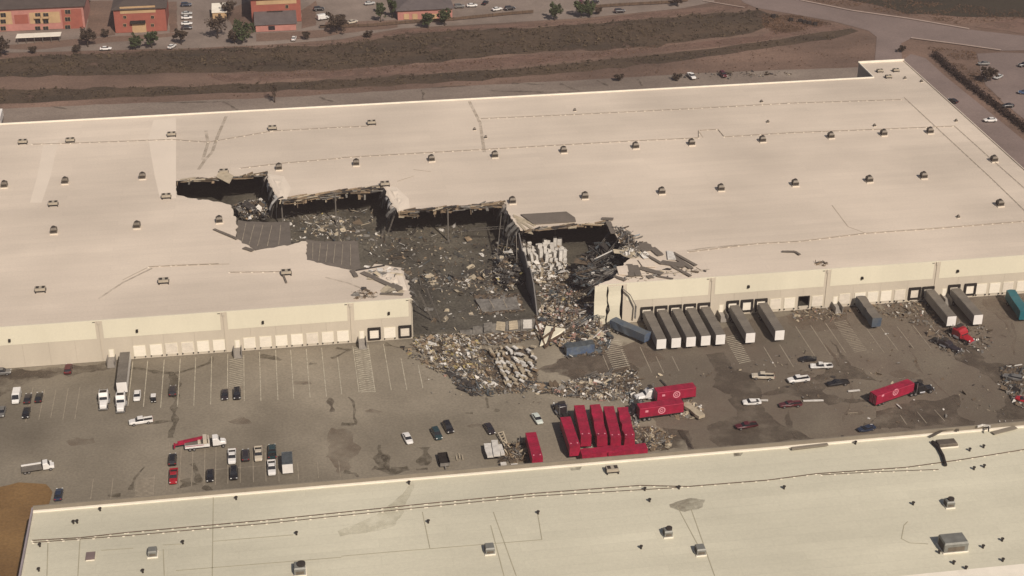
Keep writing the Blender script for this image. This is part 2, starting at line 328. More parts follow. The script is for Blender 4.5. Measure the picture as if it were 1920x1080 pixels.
streak([(797, 838), (798, 872)], 1.6, 14); streak([(700, 876), (732, 884), (765, 876)], 1.6, 15); streak([(780, 880), (802, 878)], .7, 16)
streak([(645, 883), (668, 886), (674, 893)], 1.1, 17); streak([(202, 930), (226, 928)], 1.6, 18); streak([(346, 898), (352, 912)], 2.2, 19)
streak([(380, 912), (400, 920)], 1.4, 20); streak([(247, 918), (252, 895), (272, 875)], .6, 21); streak([(362, 868), (372, 890), (370, 905)], 1.2, 22)
streak([(873, 774), (887, 774)], 1.2, 23); streak([(927, 768), (937, 770)], 1.0, 24); streak([(910, 745), (916, 765)], .5, 25)
streak([(-20, 700), (30, 702), (90, 698), (150, 693), (205, 686)], 3.6, 26, 'wet')
blot([(-60, 690), (0, 690), (60, 694), (110, 697), (60, 712), (30, 730), (0, 745), (-60, 760)], 1.5, 3, 'wet')
blot([(1325, 665), (1350, 662), (1380, 690), (1410, 700), (1420, 740), (1440, 770), (1470, 800), (1490, 830), (1430, 835), (1340, 838), (1330, 800), (1370, 780), (1372, 745), (1340, 725)], 2.6, 5, 'wet')
blot([(1560, 640), (1600, 690), (1640, 715), (1560, 712), (1545, 735), (1590, 745), (1640, 752), (1560, 760), (1480, 740), (1420, 742), (1480, 725), (1545, 700), (1570, 670)], 2.2, 6, 'wet')
blot([(1480, 768), (1490, 800), (1512, 820), (1540, 825), (1530, 834), (1490, 828), (1475, 795)], 1.2, 7, 'wet')
blot([(1650, 770), (1720, 750), (1800, 742), (1790, 775), (1830, 790), (1720, 803), (1640, 806), (1600, 800), (1640, 785)], 2.2, 8, 'wet')
blot([(1770, 640), (1830, 648), (1850, 680), (1930, 690), (1940, 780), (1870, 790), (1890, 740), (1850, 700), (1790, 672)], 2.4, 9, 'wet')
blot([(1000, 690), (1060, 670), (1150, 665), (1200, 690), (1190, 720), (1110, 718), (1040, 700)], 2.2, 11, 'wet')
blot([(1240, 800), (1290, 805), (1300, 840), (1240, 842)], 1.6, 12, 'wet')
blot([(1480, 590), (1590, 585), (1600, 612), (1530, 622), (1480, 612)], 1.8, 13, 'mud'); blot([(1840, 560), (1930, 556), (1940, 600), (1880, 596), (1850, 580)], 1.6, 14, 'mud')
blot([(1700, 590), (1760, 580), (1800, 620), (1830, 640), (1760, 640), (1720, 625)], 1.6, 15, 'mud'); blot([(1170, 640), (1230, 662), (1250, 672), (1200, 690), (1150, 668)], 1.6, 16, 'mud')
blot([(620, 800), (668, 806), (670, 880), (640, 890), (618, 850)], 3, 17, 'mud', -.016)
for i, (a, b) in enumerate((((95, 198), (125, 204)), ((300, 192), (430, 190)), ((418, 190), (445, 206)), ((600, 181), (625, 190)), ((790, 168), (795, 186)), ((800, 164), (880, 160)), ((915, 170), (1080, 172)), ((960, 156), (1020, 158)), ((1050, 156), (1085, 170)), ((1120, 150), (1140, 160)), ((1195, 148), (1205, 160)))): streak([a, b], .8, 30+i)
for i, (u, v, a) in enumerate(((1440, 735, 5), (1500, 700, 6), (1700, 700, 7), (1600, 775, 5), (700, 770, 4), (450, 790, 6), (150, 830, 8), (900, 800, 6), (560, 720, 5), (1080, 700, 6))):
    blot([(u-a*4, v), (u-a, v-a), (u+a*3, v-a*.7), (u+a*4.5, v+2), (u+a, v+a), (u-a*2.5, v+a*.7)], 1.8, 40+i, 'mud', -.0165)

for i, pts in enumerate(([(1835, 575), (1870, 580), (1895, 600), (1905, 630), (1900, 665)], [(1840, 582), (1866, 588), (1888, 606), (1897, 632)], [(1540, 640), (1580, 690), (1600, 740), (1580, 790)], [(1700, 640), (1730, 700), (1800, 760)])):
    streak(pts, .5, 60+i, 'mud')
# ------------------------------------------------------------------ the damaged warehouse
H = 12.5; XL, XR, XE, YE = -132.0, 240.6, 222.4, 167.5
wh = thing('warehouse', 'huge cream roofed warehouse with its roof and dock wall torn open', 'warehouse', (54, 75, 0))
def wpart(mb, name, m, parent=None, **kw):            # parts are laid out in world metres, the Empty stands at the warehouse's base
    o = mb.build(name, m, parent or wh, **kw)
    if parent is None: o.matrix_parent_inverse = Matrix.Translation((-54, -75, 0))
    return o
# roof outline: the notch is the hole the storm tore from the dock wall back into the building
hole = [(772, 562), (764, 530), (753, 502), (728, 498), (702, 495), (690, 503), (672, 507), (640, 503), (612, 497), (575, 487), (574, 468), (573, 452), (560, 455), (545, 459), (505, 465), (478, 470), (462, 458), (442, 447), (442, 428), (443, 412), (438, 398), (432, 384), (408, 378), (380, 374), (352, 371), (333, 366), (329, 352), (325, 338), (370, 334), (420, 331), (460, 327), (500, 325), (503, 340), (512, 358), (522, 373), (570, 365), (620, 359), (672, 352), (720, 347), (724, 362), (734, 380), (745, 396), (800, 391), (860, 386), (905, 381), (945, 378), (952, 396), (962, 414), (975, 431), (1020, 426), (1080, 419), (1138, 414), (1146, 428), (1158, 446), (1175, 460), (1192, 474), (1176, 488), (1163, 503), (1152, 520), (1115, 537)]
h0 = [U(a, b, H) for a, b in hole]; h0[0].y = 0; h0[-1].y = 0; hp = []
for a, b in zip(h0, h0[1:]):                            # a torn, jagged line between the traced points
    n = max(1, int((b-a).length/1.1)); hp.append(a.copy())
    for k in range(1, n): q = a.lerp(b, k/n); hp.append(q+Vector((R.gauss(0, .28), R.gauss(0, .28), 0)))
hp.append(h0[-1])
outer = [(XL, 0)] + [(p.x, p.y) for p in hp] + [(XR, 0), (XR, YE), (XE, YE), (XE, YB), (XL, YB)]
rf = wpart(MB().prism(outer, H-.35, H), 'roof', M['roof'])
def inroof(x, y):
    c = False; n = len(outer)
    for i in range(n):
        (x1, y1), (x2, y2) = outer[i], outer[(i+1) % n]
        if (y1 > y) != (y2 > y) and x < (x2-x1)*(y-y1)/(y2-y1)+x1: c = not c
    return c
wpart(MB().box(XL, XE-.3, YB-.4, YB, H, H+.45), 'roof_edge', M['flash'], rf)
wpart(MB().box(XE-.3, XR, YE-.4, YE, H, H+.75), 'roof_edge', M['flash'], rf)
wpart(MB().box(XE-.3, XE+.05, YB-.4, YE-.4, H, H+.5), 'roof_edge', M['flash'], rf)
wpart(MB().box(XR-.35, XR, .3, YE-.4, H, H+.3), 'roof_edge', M['roof'], rf)
for x0, x1 in ((XL, hp[0].x), (hp[-1].x+1.2, XR)): wpart(MB().box(x0, x1, -.02, .38, H, H+.22), 'coping', M['wallhi'], rf)
# walls
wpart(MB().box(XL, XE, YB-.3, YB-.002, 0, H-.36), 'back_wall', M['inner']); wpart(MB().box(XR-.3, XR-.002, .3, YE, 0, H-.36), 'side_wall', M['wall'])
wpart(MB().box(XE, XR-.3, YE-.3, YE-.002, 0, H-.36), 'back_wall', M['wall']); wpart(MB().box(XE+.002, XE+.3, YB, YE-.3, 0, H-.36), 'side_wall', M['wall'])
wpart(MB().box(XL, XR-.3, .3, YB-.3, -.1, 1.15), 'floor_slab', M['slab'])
# dock wall: tilt-up panels with a bright band above, a joint with scupper and downspout between panels
jl = [W(185, 610).x, W(419, 595).x, W(657, 580).x]; jr = [W(1335, 530).x, W(1552, 515).x, W(1757, 500).x, 222.0]
XO = W(1507, 566).x
def dockwall(xs, skip_last):
    for a, b in zip(xs, xs[1:]):
        n = max(1, round((b-a)/7.6)); st = (b-a)/n
        for k in range(n):
            x0, x1 = a+k*st+.015, a+(k+1)*st-.015; mb = MB(); o0, o1 = max(x0, XO-1.5), min(x1, XO+1.5)
            if o1 > o0:                                  # the one doorway that stands open
                mb.box(o0, o1, 0, .28, 0, 1.15).box(o0, o1, 0, .28, 4.3, H-.36)
                if o0 > x0: mb.box(x0, o0, 0, .28, 0, H-.36)
                if o1 < x1: mb.box(o1, x1, 0, .28, 0, H-.36)
            else: mb.box(x0, x1, 0, .28, 0, H-.36)
            wpart(mb, 'wall_panel', M['wall'])
        pb = wpart(MB().box(a+.95, b-.95, -.06, -.003, 7.15, H+.2), 'painted_band', M['wallhi'])
        wpart(MB().box(b-.35, b+.35, -.30, -.003, H-.9, H+.05), 'scupper', M['wall']); wpart(MB().box(b-.12, b+.12, -.2, -.003, .6, H-.92), 'downspout', M['wall'])
        wpart(MB().box(b-1.6, b-.9, -.10, -.062, H-.35, H-.15), 'overflow_slot', M['ventdk'])
dockwall([XL, jl[0]-34.5, jl[0], jl[1], jl[2], hp[0].x], True)
xr0 = hp[-1].x
dockwall([xr0+8.3, jr[0], jr[1], jr[2], jr[3], XR], True)
# the first two panels beside the breach are cracked and lean
for x0, x1, tilt, yy in ((xr0, xr0+3.5, .035, -.1), (xr0+4.1, xr0+7.3, .075, -.5)):
    mb = MB(); N = 8
    vs = []
    for k in range(N+1):
        z = k/N*(H+.1); y = yy - tilt*z*.6 + .12*math.sin(z*.7+x0)
        jx = .9*noise.noise(Vector((x0, z*.35, 3))); jx2 = .9*noise.noise(Vector((x1, z*.35, 8)))
        vs += [(x0+jx*(x0 != xr0), y, z), (x1+jx2, y-.05, z), (x1+jx2, y+.25, z), (x0+jx*(x0 != xr0), y+.25, z)]
    fs = []
    for k in range(N):
        for i in range(4): fs.append((k*4+i, k*4+(i+1) % 4, k*4+4+(i+1) % 4, k*4+4+i))
    fs += [(3, 2, 1, 0), (N*4, N*4+1, N*4+2, N*4+3)]
    wpart(mb.add(vs, fs), 'wall_panel', M['wallhi'], label='cracked leaning wall panel')
# dock doors
DM = [M['door'], M['door'], mat('worn_dock_door', (.76, .70, .585), .6, .05, .5, (1, 1, 2), fine=.03), mat('grimy_dock_door', (.70, .635, .53), .6, .08, .4, (1, 1, 2), fine=.04)]
def dock_door(x, z=2.45, sealed=False, opened=False, wd=3.1):
    if opened: d = wpart(MB().box(x-1.72, x-1.5, -.1, -.004, .9, 4.5).box(x+1.5, x+1.72, -.1, -.004, .9, 4.5).box(x-1.5, x+1.5, -.1, -.004, 4.3, 4.5), 'dock_door', M['seal'], label='open doorway with the door rolled up')
    else: d = wpart(MB().box(x-wd/2-.12, x+wd/2+.12, -.10, -.004, z-1.72, z+1.72), 'dock_door', M['wallhi'])
    if not opened:
        for k in range(5):                              # the roll-up panels
            z0 = z-1.62+k*.648
            MB().box(x-wd/2, x+wd/2, -.15, -.101, z0, z0+.625).build('door_panel', DM[int(x*7.3) % 4], d)
    for s in (-1, 1): MB().box(x+s*(wd/2-.1)-.15, x+s*(wd/2-.1)+.15, -.38, -.101, .55, .85).build('dock_bumper', M['rubber'], d)
    if sealed:
        s = MB().box(x-1.78, x-1.3, -.62, -.152, z-1.75, z+1.9).box(x+1.3, x+1.78, -.62, -.152, z-1.75, z+1.9).box(x-1.3, x+1.3, -.62, -.152, z+1.3, z+1.9)
        s.box(x-1.3, x+1.3, -.5, -.152, z-1.95, z-1.55).build('dock_seal', M['seal'], d)
    return d
for u, v in ((262, 658), (293, 656), (322, 654), (352, 651.6), (381, 650), (410.6, 647), (468, 643), (498, 640.5), (527.7, 638.8), (556.8, 636.6), (585.6, 634.4), (614.5, 632), (643, 629.6), (730.7, 623.4)): dock_door(W(u, v).x)
for u, v in ((702, 626.3), (759.6, 622.8)): dock_door(W(u, v).x, 2.6, True)
for x in (99.9, 104.1, 108.3, 112.5, 116.7, 125.2, 129.5, 133.7, 184.3, 192.3): dock_door(x, 2.9, True)
for u, v in ((1714, 551), (1818, 543)): dock_door(W(u, v).x, 2.9, True)
for u, v in ((1453.5, 570), (1480, 567.7), (1532, 565), (1583, 560), (1612, 557), (1636, 555.6), (1661, 553), (1687, 551.5), (1840, 539), (1865, 538), (1890, 535), (1916, 533)): dock_door(W(u, v).x, 2.6)
dock_door(W(1507, 566).x, 2.6, False, True)
for u, v in ((445.5, 648), (678.5, 631), (1566, 562), (1770, 548), (210.5, 672), (1352, 578)):   # man doors with concrete stairs
    x = W(u, v).x
    d = wpart(MB().box(x-.75, x+.75, -.06, -.004, 1.2, 3.6), 'man_door', M['wallhi'])
    MB().box(x-.5, x+.5, -.12, -.061, 1.22, 3.45).build('door_leaf', M['door'], d)
    st = MB().box(x-.95, x+.95, -2.0, -.004, 0, 1.15)
    for k in range(6): st.box(x-.95, x+.95, -2.0-.33*(k+1), -2.0-.33*k-.001, 0, 1.15-.17*(k+1))
    st.box(x-1.1, x-.97, -4.0, -.2, 0, 2.1).box(x+.97, x+1.1, -4.0, -.2, 0, 2.1)
    wpart(st, 'stair', M['concrete'])
for u, v in ((18, 638), (257, 620), (493, 604), (729, 587), (1403, 537), (1616, 521), (1795, 508)):   # lamps high on the dock wall
    p = W(u, v); mb = MB().box(p.x-.3, p.x+.3, -.62, -.064, p.z-.25, p.z+.45); mb.box(p.x-.2, p.x+.2, -.95, -.62, p.z+.1, p.z+.35)
    wpart(mb, 'wall_lamp', M['seal'])
# the remnant of the dock wall below the breach: stub panels with doors still in their frames
for u0, u1, h in ((862, 886, 1.6), (886, 905, 2.6), (905, 948, 3.0), (948, 975, 3.4), (975, 1003, 3.7)):
    a, b = W(u0, 640).x, W(u1, 632).x
    wpart(MB().box(a+.05, b-.05, -.5, -.2, 0, h), 'broken_wall_panel', M['d_grey'], label='low broken stub of dock wall').rotation_euler.x = R.uniform(-.02, .02)
for u, v, m, tz, ty in ((915, 625, 'd_grey', .12, -.05), (937, 624, 'd_cream', -.2, .1), (962, 623, 'd_cream', .06, -.03), (988, 620, 'd_white', -.04, .03)):
    p = W(u, v); mb = MB(); mb.T = Matrix.Translation((p.x, -.85, 1.0)) @ Matrix.Rotation(tz, 4, 'Z') @ Matrix.Rotation(ty, 4, 'Y') @ Matrix.Rotation(-.1, 4, 'X')
    for k in range(4): mb.box(-1.3+.06*(k % 2), 1.3-.1*(k == 3), -.1, .1, k*.68, k*.68+.64)
    wpart(mb, 'dock_door', M[m], label='bent dock door left standing')
# columns under the roof, girders and bar joists along the torn edges
for i in range(-4, 10):
    for j in range(9):
        x, y = -1.2+i*17.0, 6+j*17.4
        if inroof(x, y) or (i in (1, 3, 5) and j in (3, 4)): wpart(MB().box(x-.2, x+.2, y-.2, y+.2, 1.16, H-.36), 'column', M['steel'])
def joist(a, b, d=.9, parent=None, m='steel', name='bar_joist', r=.07):
    a, b = Vector(a), Vector(b); n = max(2, int((b-a).length/1.4)); mb = MB(); dn = Vector((0, 0, -d))
    mb.beam(a, b, r*2, r*2).beam(a+dn, b+dn, r*2, r*2)
    for k in range(n):
        p = a.lerp(b, k/n); q = a.lerp(b, (k+1)/n); mid = (p+q)/2+dn
        mb.beam(p, mid, r, r).beam(mid, q, r, r)
    return wpart(mb, name, M[m])
def ragged(pts, drop, n, mats, wts, seed, name='torn_edge', out=.8, wd=1.0, label=None):
    """strips of membrane, insulation and deck hanging from a torn roof edge"""
    rr = random.Random(seed); q = [U(a, b, H-.05) for a, b in pts]; mb = MB()
    for _ in range(n):
        i = rr.randrange(len(q)-1); p = q[i].lerp(q[i+1], rr.random()); d = (q[i+1]-q[i]).normalized(); nn = Vector((d.y, -d.x, 0))
        w_ = wd*rr.uniform(.3, 1.3); L = drop*rr.uniform(.25, 1); mi = rr.choices(range(len(mats)), wts)[0]
        o = nn*rr.uniform(-.1, out)+d*rr.uniform(-.5, .5); a0, b0 = p-d*w_/2, p+d*w_/2
        k1 = Vector((0, 0, -L*.5)); k2 = Vector((0, 0, -L)); j = d*rr.uniform(-.4, .4)*w_
        mb.add([a0, b0, b0+k1+o*.7, a0+k1+o*.7, b0+k2+o+j, a0+k2+o+j], [(0, 1, 2, 3), (3, 2, 4, 5)], mi)
    return wpart(mb, name, [M[m] for m in mats], kind='stuff')
def layers(pts, depth, n, seed):
    """broken decking, insulation and purlin ends stacked under a torn far edge"""
    rr = random.Random(seed); q = [U(a, b, H-.05) for a, b in pts]; mb = MB()
    for _ in range(n):
        i = rr.randrange(len(q)-1); d = (q[i+1]-q[i]).normalized(); nn = Vector((d.y, -d.x, 0)); L = rr.uniform(1.0, 6.5); p = q[i].lerp(q[i+1], rr.random())
        zz = -rr.random()**1.7*depth*(.55+.7*noise.noise(Vector((p.x*.13, seed, 0)))); a = p+Vector((0, 0, zz))+nn*rr.uniform(-.2, .9)
        b = a+d*L+Vector((0, 0, rr.gauss(0, .35)))+nn*rr.gauss(0, .25); b.x = min(b.x, max(q[0].x, q[-1].x)+.4)
        mb.beam(a, b, rr.uniform(.1, .7), rr.uniform(.08, .42), rr.choices(range(5), (2, 3, 3, 2, 2))[0], rr.gauss(0, .3))
    wpart(mb, 'torn_edge', [M[m] for m in ('d_cream', 'd_tan', 'd_mud', 'd_grey', 'd_dark')], kind='stuff')
for pts, dr, n, sd_ in (([(325, 338), (420, 331), (500, 325)], 1.6, 60, 1), ([(522, 373), (620, 359), (720, 347)], 3.4, 170, 2), ([(745, 396), (860, 386), (945, 378)], 2.6, 140, 3), ([(975, 431), (1080, 419), (1138, 414)], 1.6, 70, 4)):
    layers(pts, dr, n, sd_); ragged(pts, dr*1.2, n//8, ('d_cream', 'd_tan', 'd_mud', 'd_grey'), (1, 3, 3, 2), sd_, wd=.7)
for pts, dr, n, sd_ in (([(500, 325), (512, 358), (522, 373)], 7, 16, 5), ([(720, 347), (734, 380), (745, 396)], 8, 24, 6), ([(945, 378), (962, 414), (975, 431)], 9, 34, 7)):
    ragged(pts, dr, n, ('d_white', 'd_cream', 'd_grey', 'd_dark'), (2, 1, 3, 4), sd_, out=3.0, wd=2.0)
for pts, sd_ in (([(500, 325), (512, 358), (522, 373)], 15), ([(720, 347), (734, 380), (745, 396)], 16), ([(945, 378), (955, 398)], 17)):
    ragged(pts, 3.6, 14, ('d_white', 'roof'), (2, 2), sd_, 'draped_membrane', 1.4, 2.6)
ragged([(442, 428), (432, 384), (380, 374), (333, 366)], 2.0, 60, ('d_grey', 'd_mud', 'd_white', 'd_dark'), (3, 3, 1, 2), 8)
ragged([(772, 562), (764, 530), (753, 502)], 7, 60, ('d_grey', 'd_mud', 'd_cream', 'd_dark'), (4, 3, 1, 3), 9, out=2.5)
for pts in (((325, 338), (500, 325)), ((522, 373), (720, 347)), ((745, 396), (945, 378)), ((975, 431), (1138, 414))):
    a, b = U(*pts[0], H), U(*pts[1], H)
    joist((a.x, a.y+1.2, H-.45), (b.x, b.y+1.2, H-.45), 1.0); joist((a.x, a.y+3.4, H-.45), (b.x, b.y+3.4, H-.45), 1.0)
def hang(u0, v0, z0, u1, v1, z1, d=.8, m='steel'): joist(U(u0, v0, z0), U(u1, v1, z1), d, m=m, name='hanging_joist')
for a in ((785, 545, 11, 812, 600, 1.5), (800, 540, 11, 826, 604, 1.5), (700, 440, 10, 712, 470, 4), (940, 400, 11, 930, 500, 1.5), (955, 420, 11.5, 945, 505, 1.5), (968, 435, 12, 970, 520, 2), (880, 428, 6, 945, 424, 8), (1146, 430, 12, 1090, 505, 2), (1158, 450, 12, 1100, 520, 2), (1150, 470, 12, 1075, 515, 3), (1160, 500, 12, 1090, 545, 2), (1120, 530, 11, 1070, 560, 2), (735, 385, 11, 715, 445, 2), (740, 400, 11, 722, 450, 2)): hang(*a)
# dark partition between the third and fourth bays
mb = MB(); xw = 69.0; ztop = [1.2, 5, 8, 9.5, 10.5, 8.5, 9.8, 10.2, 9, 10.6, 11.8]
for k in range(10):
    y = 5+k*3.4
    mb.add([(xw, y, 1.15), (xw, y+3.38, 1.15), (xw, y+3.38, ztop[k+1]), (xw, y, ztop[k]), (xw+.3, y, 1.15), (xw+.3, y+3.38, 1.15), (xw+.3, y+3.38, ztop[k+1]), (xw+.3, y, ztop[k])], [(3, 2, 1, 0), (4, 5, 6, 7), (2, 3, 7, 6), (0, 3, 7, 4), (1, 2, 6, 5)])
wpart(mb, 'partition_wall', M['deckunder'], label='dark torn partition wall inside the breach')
# membrane billowed loose beside the torn corners
for pts in ([(501, 326), (532, 330), (546, 352), (538, 374), (524, 372), (511, 352)], [(721, 347), (744, 351), (766, 372), (768, 390), (748, 395), (734, 376)], [(742, 505), (752, 508), (764, 545), (742, 541), (700, 522), (716, 505)]):
    q = [U(a, b, H+.03) for a, b in pts]; c = sum(q, Vector())/len(q); mb = MB(); N = len(q); K = 5; vs = []
    for k in range(K+1):
        for i in range(N):
            p_ = c.lerp(q[i], k/K); p_.z = H+.03+.5*(1-(k/K)**2)*(.55+.9*noise.noise(p_*.6)); vs.append(p_)
    wpart(mb.add(vs, [(k*N+i, (k+1)*N+i, (k+1)*N+(i+1) % N, k*N+(i+1) % N) for k in range(K) for i in range(N)]), 'loose_membrane', M['patch'], rf)
# sunken sheets of bare deck beside the hole, with their seams
def deck(pts, nrib, m='deckbrown'):
    p = [U(*q) for q in pts]; NX, NY = 14, 9; G = {}; bm_ = MB(); pm = p[-1].lerp(p[2], .45); bul = p[3]-pm if len(p) > 4 else Vector((0, 0, 0))
    def at(s_, t):
        top = p[0].lerp(p[1], s_); bot = p[-1].lerp(p[2], s_)+bul*(4*s_*(1-s_)); q = top.lerp(bot, t)
        e = 1 if 0 < t < 1 else 1.6
        return q+Vector((.08*noise.noise(q*.9), .14*e*noise.noise(q*.7+Vector((7, 0, 0))), .25*noise.noise(q*.3)-.3*math.sin(math.pi*s_)*(1-t)))
    vs = [at(i/NX, j/NY) for j in range(NY+1) for i in range(NX+1)]; n = len(vs); W_ = NX+1
    fs = [(j*W_+i, (j+1)*W_+i, (j+1)*W_+i+1, j*W_+i+1) for j in range(NY) for i in range(NX)]
    d = wpart(bm_.add(vs, fs), 'sunken_deck', M[m], label='bare brown roof deck sagging into the hole')
    md = d.modifiers.new('thick', 'SOLIDIFY'); md.thickness = .12
    for k in range(1, nrib+1):
        r_ = MB(); t = k/(nrib+1)
        for a in range(1, 7): r_.beam(at(t, a/8)+Vector((0, 0, .1)), at(t, (a+1)/8)+Vector((0, 0, .1)), .2, .1)
        wpart(r_, 'seam', M['linefade'], d)
deck([(446, 413, 10.6), (543, 416, 9.6), (546, 458, 11.9), (476, 468, 12.3), (443, 447, 12.3)], 5)
deck([(573, 450, 11.6), (671, 452, 10.4), (676, 507, 11.6), (612, 498, 12.3), (576, 488, 12.3)], 6)
deck([(890, 560, 2.2), (968, 556, 2.6), (975, 578, 2.0), (905, 584, 1.6)], 2, 'd_grey')
# roof patches and weathering strips
for pts in ([(288, 225), (330, 220), (330, 372), (300, 372), (290, 330), (278, 260)], [(82, 268), (110, 262), (95, 330), (78, 380), (56, 380), (70, 330)]): wpart(MB().sheet([tuple(U(a, b, H+.012)) for a, b in pts]), 'roof_patch', M['patch'], rf)
for i, pts in enumerate(([(372, 318), (384, 300), (398, 285), (408, 255), (424, 218)], [(380, 300), (390, 268), (386, 245)], [(880, 190), (900, 230), (908, 285)], [(185, 560), (230, 530), (285, 503)], [(1288, 470), (1330, 464), (1400, 458)], [(1180, 520), (1260, 512), (1330, 505)], [(610, 520), (650, 530), (690, 545)])):
    q = [U(a, b, H+.02+.002*i) for a, b in pts]; mb = MB()
    for a, b in zip(q, q[1:]):
        n_ = Vector((-(b-a).y, (b-a).x, 0)).normalized()*(.55 if i < 3 else .35); mb.add([a-n_, b-n_, b+n_, a+n_], [(0, 1, 2, 3)])
    wpart(mb, 'water_stain', mat('roof_stain', (.40, .345, .265), .8, .1, .3, holes=(.35, .3, .75, .7)), rf)

# ------------------------------------------------------------------ the near warehouse
HN = 11.0; XN0 = U(63, 958, HN).x; XN1 = 280.0; YF = -175.0
nw = thing('warehouse', 'intact cream flat roofed warehouse nearest to the camera along the frame bottom', 'warehouse', (100, -130, 0))
def npart(mb, name, m, parent=None, **kw):
    o = mb.build(name, m, parent or nw, **kw)
    if parent is None: o.matrix_parent_inverse = Matrix.Translation((-100, 130, 0))
    return o
nr = npart(MB().box(XN0, XN1, YF, YN, HN-.4, HN), 'roof', M['roof2'])
npart(MB().box(XN0+.1, XN1, YF+.1, YN-.1, 0, HN-.4), 'wall', M['wall'])
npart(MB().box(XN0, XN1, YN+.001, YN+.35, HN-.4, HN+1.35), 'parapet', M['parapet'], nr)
npart(MB().box(XN0, XN1, YN-.55, YN, HN, HN+.32), 'base_flashing', M['flash'], nr)
npart(MB().box(XN0-.35, XN0-.001, YF, YN+.35, HN-.4, HN+.9), 'parapet', mat('lilac_metal', (.30, .26, .27), .6, .1, .3), nr)
ye = U(1820, 1068, HN).y
npart(MB().box(XN0+.4, XN1, YF, ye, HN+.002, HN+.18), 'raised_strip', M['flash'], nr)
for i, (u, v, w_, h_) in enumerate(((300, 862, 60, 14),)): pass
for i, pts in enumerate(([(640, 1008), (690, 1000), (735, 985), (760, 960), (775, 910), (768, 905), (745, 940), (715, 962), (660, 985), (636, 998)], [(1255, 945), (1290, 935), (1322, 938), (1318, 952), (1280, 958), (1258, 952)])):
    npart(MB().sheet(flat(wob([tuple(U(a, b, HN)) for a, b in pts], .9, .8, i), HN+.006+.003*i)), 'water_stain', mat('roof_grime', (.22, .19, .14), .8, .2, .3, holes=(.3, .3, .75, .75)) if i else mat('roof_dirt', (.41, .375, .26), .8, .2, .3, c2=(.36, .33, .23), holes=(.25, .35, .75, .42)), nr)
npart(MB().sheet(flat(wob([tuple(U(a, b, HN)) for a, b in [(1068, 877), (1092, 874), (1088, 880), (1072, 882)]], .2, 1), HN+.015)), 'puddle', M['wet'], nr)
npart(MB().sheet(flat(wob([tuple(U(a, b, HN)) for a, b in [(1375, 850), (1393, 849), (1388, 855), (1376, 856)]], .2, 1), HN+.015)), 'puddle', M['wet'], nr)
# weathered seams: a slightly raised lap joint across each roof where it shows
def seam(pts, z, parent, f, m, wd=.25, h=.03, name='roof_seam'):
    q = [U(a, b, z) for a, b in pts]; mb = MB()
    for a, b in zip(q, q[1:]): mb.beam(a+Vector((0, 0, h/2+.004)), b+Vector((0, 0, h/2+.004)), wd, h)
    f(mb, name, m, parent)
lap = mat('lap_joint', (.36, .33, .235), .8, .1, .3); lap2 = mat('far_lap_joint', (.43, .36, .275), .8, .1, .3)
for pts in ([(400, 930), (398, 1080)], [(925, 960), (968, 1080)], [(920, 985), (945, 1080)], [(1270, 950), (1310, 1025)], [(1296, 955), (1340, 1080)], [(90, 1015), (88, 1080)], [(150, 1010), (146, 1080)], [(306, 1030), (308, 1080)], [(792, 960), (806, 1028)], [(1008, 962), (1016, 1012), (720, 1036), (640, 1043)], [(190, 1032), (250, 1028)], [(305, 1022), (340, 1020)], [(1690, 1010), (1695, 985), (1702, 978)], [(1690, 1010), (1705, 1018), (1740, 1020)], [(400, 1015), (550, 1003)], [(330, 1070), (640, 1045)]):
    seam(pts, HN, nr, npart, lap, .2)
for pts in ([(760, 190), (762, 192)], [(1310, 245), (1318, 258)], [(1560, 385), (1590, 425), (1622, 437)], [(775, 318), (808, 322)], [(745, 340), (776, 330)], [(430, 495), (280, 500), (230, 525)]):
    seam(pts, H, rf, wpart, lap2, .3)
# ------------------------------------------------------------------ vehicles
def ring8(x, zb, zt, hw, k=.9, ch=.14): return [(x, -hw*k, zb), (x, -hw, zb+ch), (x, -hw, zt-ch), (x, -hw*k, zt), (x, hw*k, zt), (x, hw, zt-ch), (x, hw, zb+ch), (x, hw*k, zb)]
def frustum(x0, x1, z0, hw0, a0, a1, z1, hw1):
    return ([(x0, -hw0, z0), (x1, -hw0, z0), (x1, hw0, z0), (x0, hw0, z0), (a0, -hw1, z1), (a1, -hw1, z1), (a1, hw1, z1), (a0, hw1, z1)], [(3, 2, 1, 0), (4, 5, 6, 7), (0, 1, 5, 4), (1, 2, 6, 5), (2, 3, 7, 6), (3, 0, 4, 7)])
def wheel_mesh(r, wd):
    mb = MB().tube((0, -wd/2, 0), (0, wd/2, 0), r, 14); mb.m = [0]*len(mb.f)
    mb.tube((0, -wd/2-.012, 0), (0, wd/2+.012, 0), r*.58, 10, mi=1); return mb.mesh('wheel', [M['rubber'], M['chrome']])
WH = {k: wheel_mesh(*v) for k, v in dict(car=(.34, .23), truck=(.40, .27), semi=(.52, .32), dual=(.52, .6)).items()}
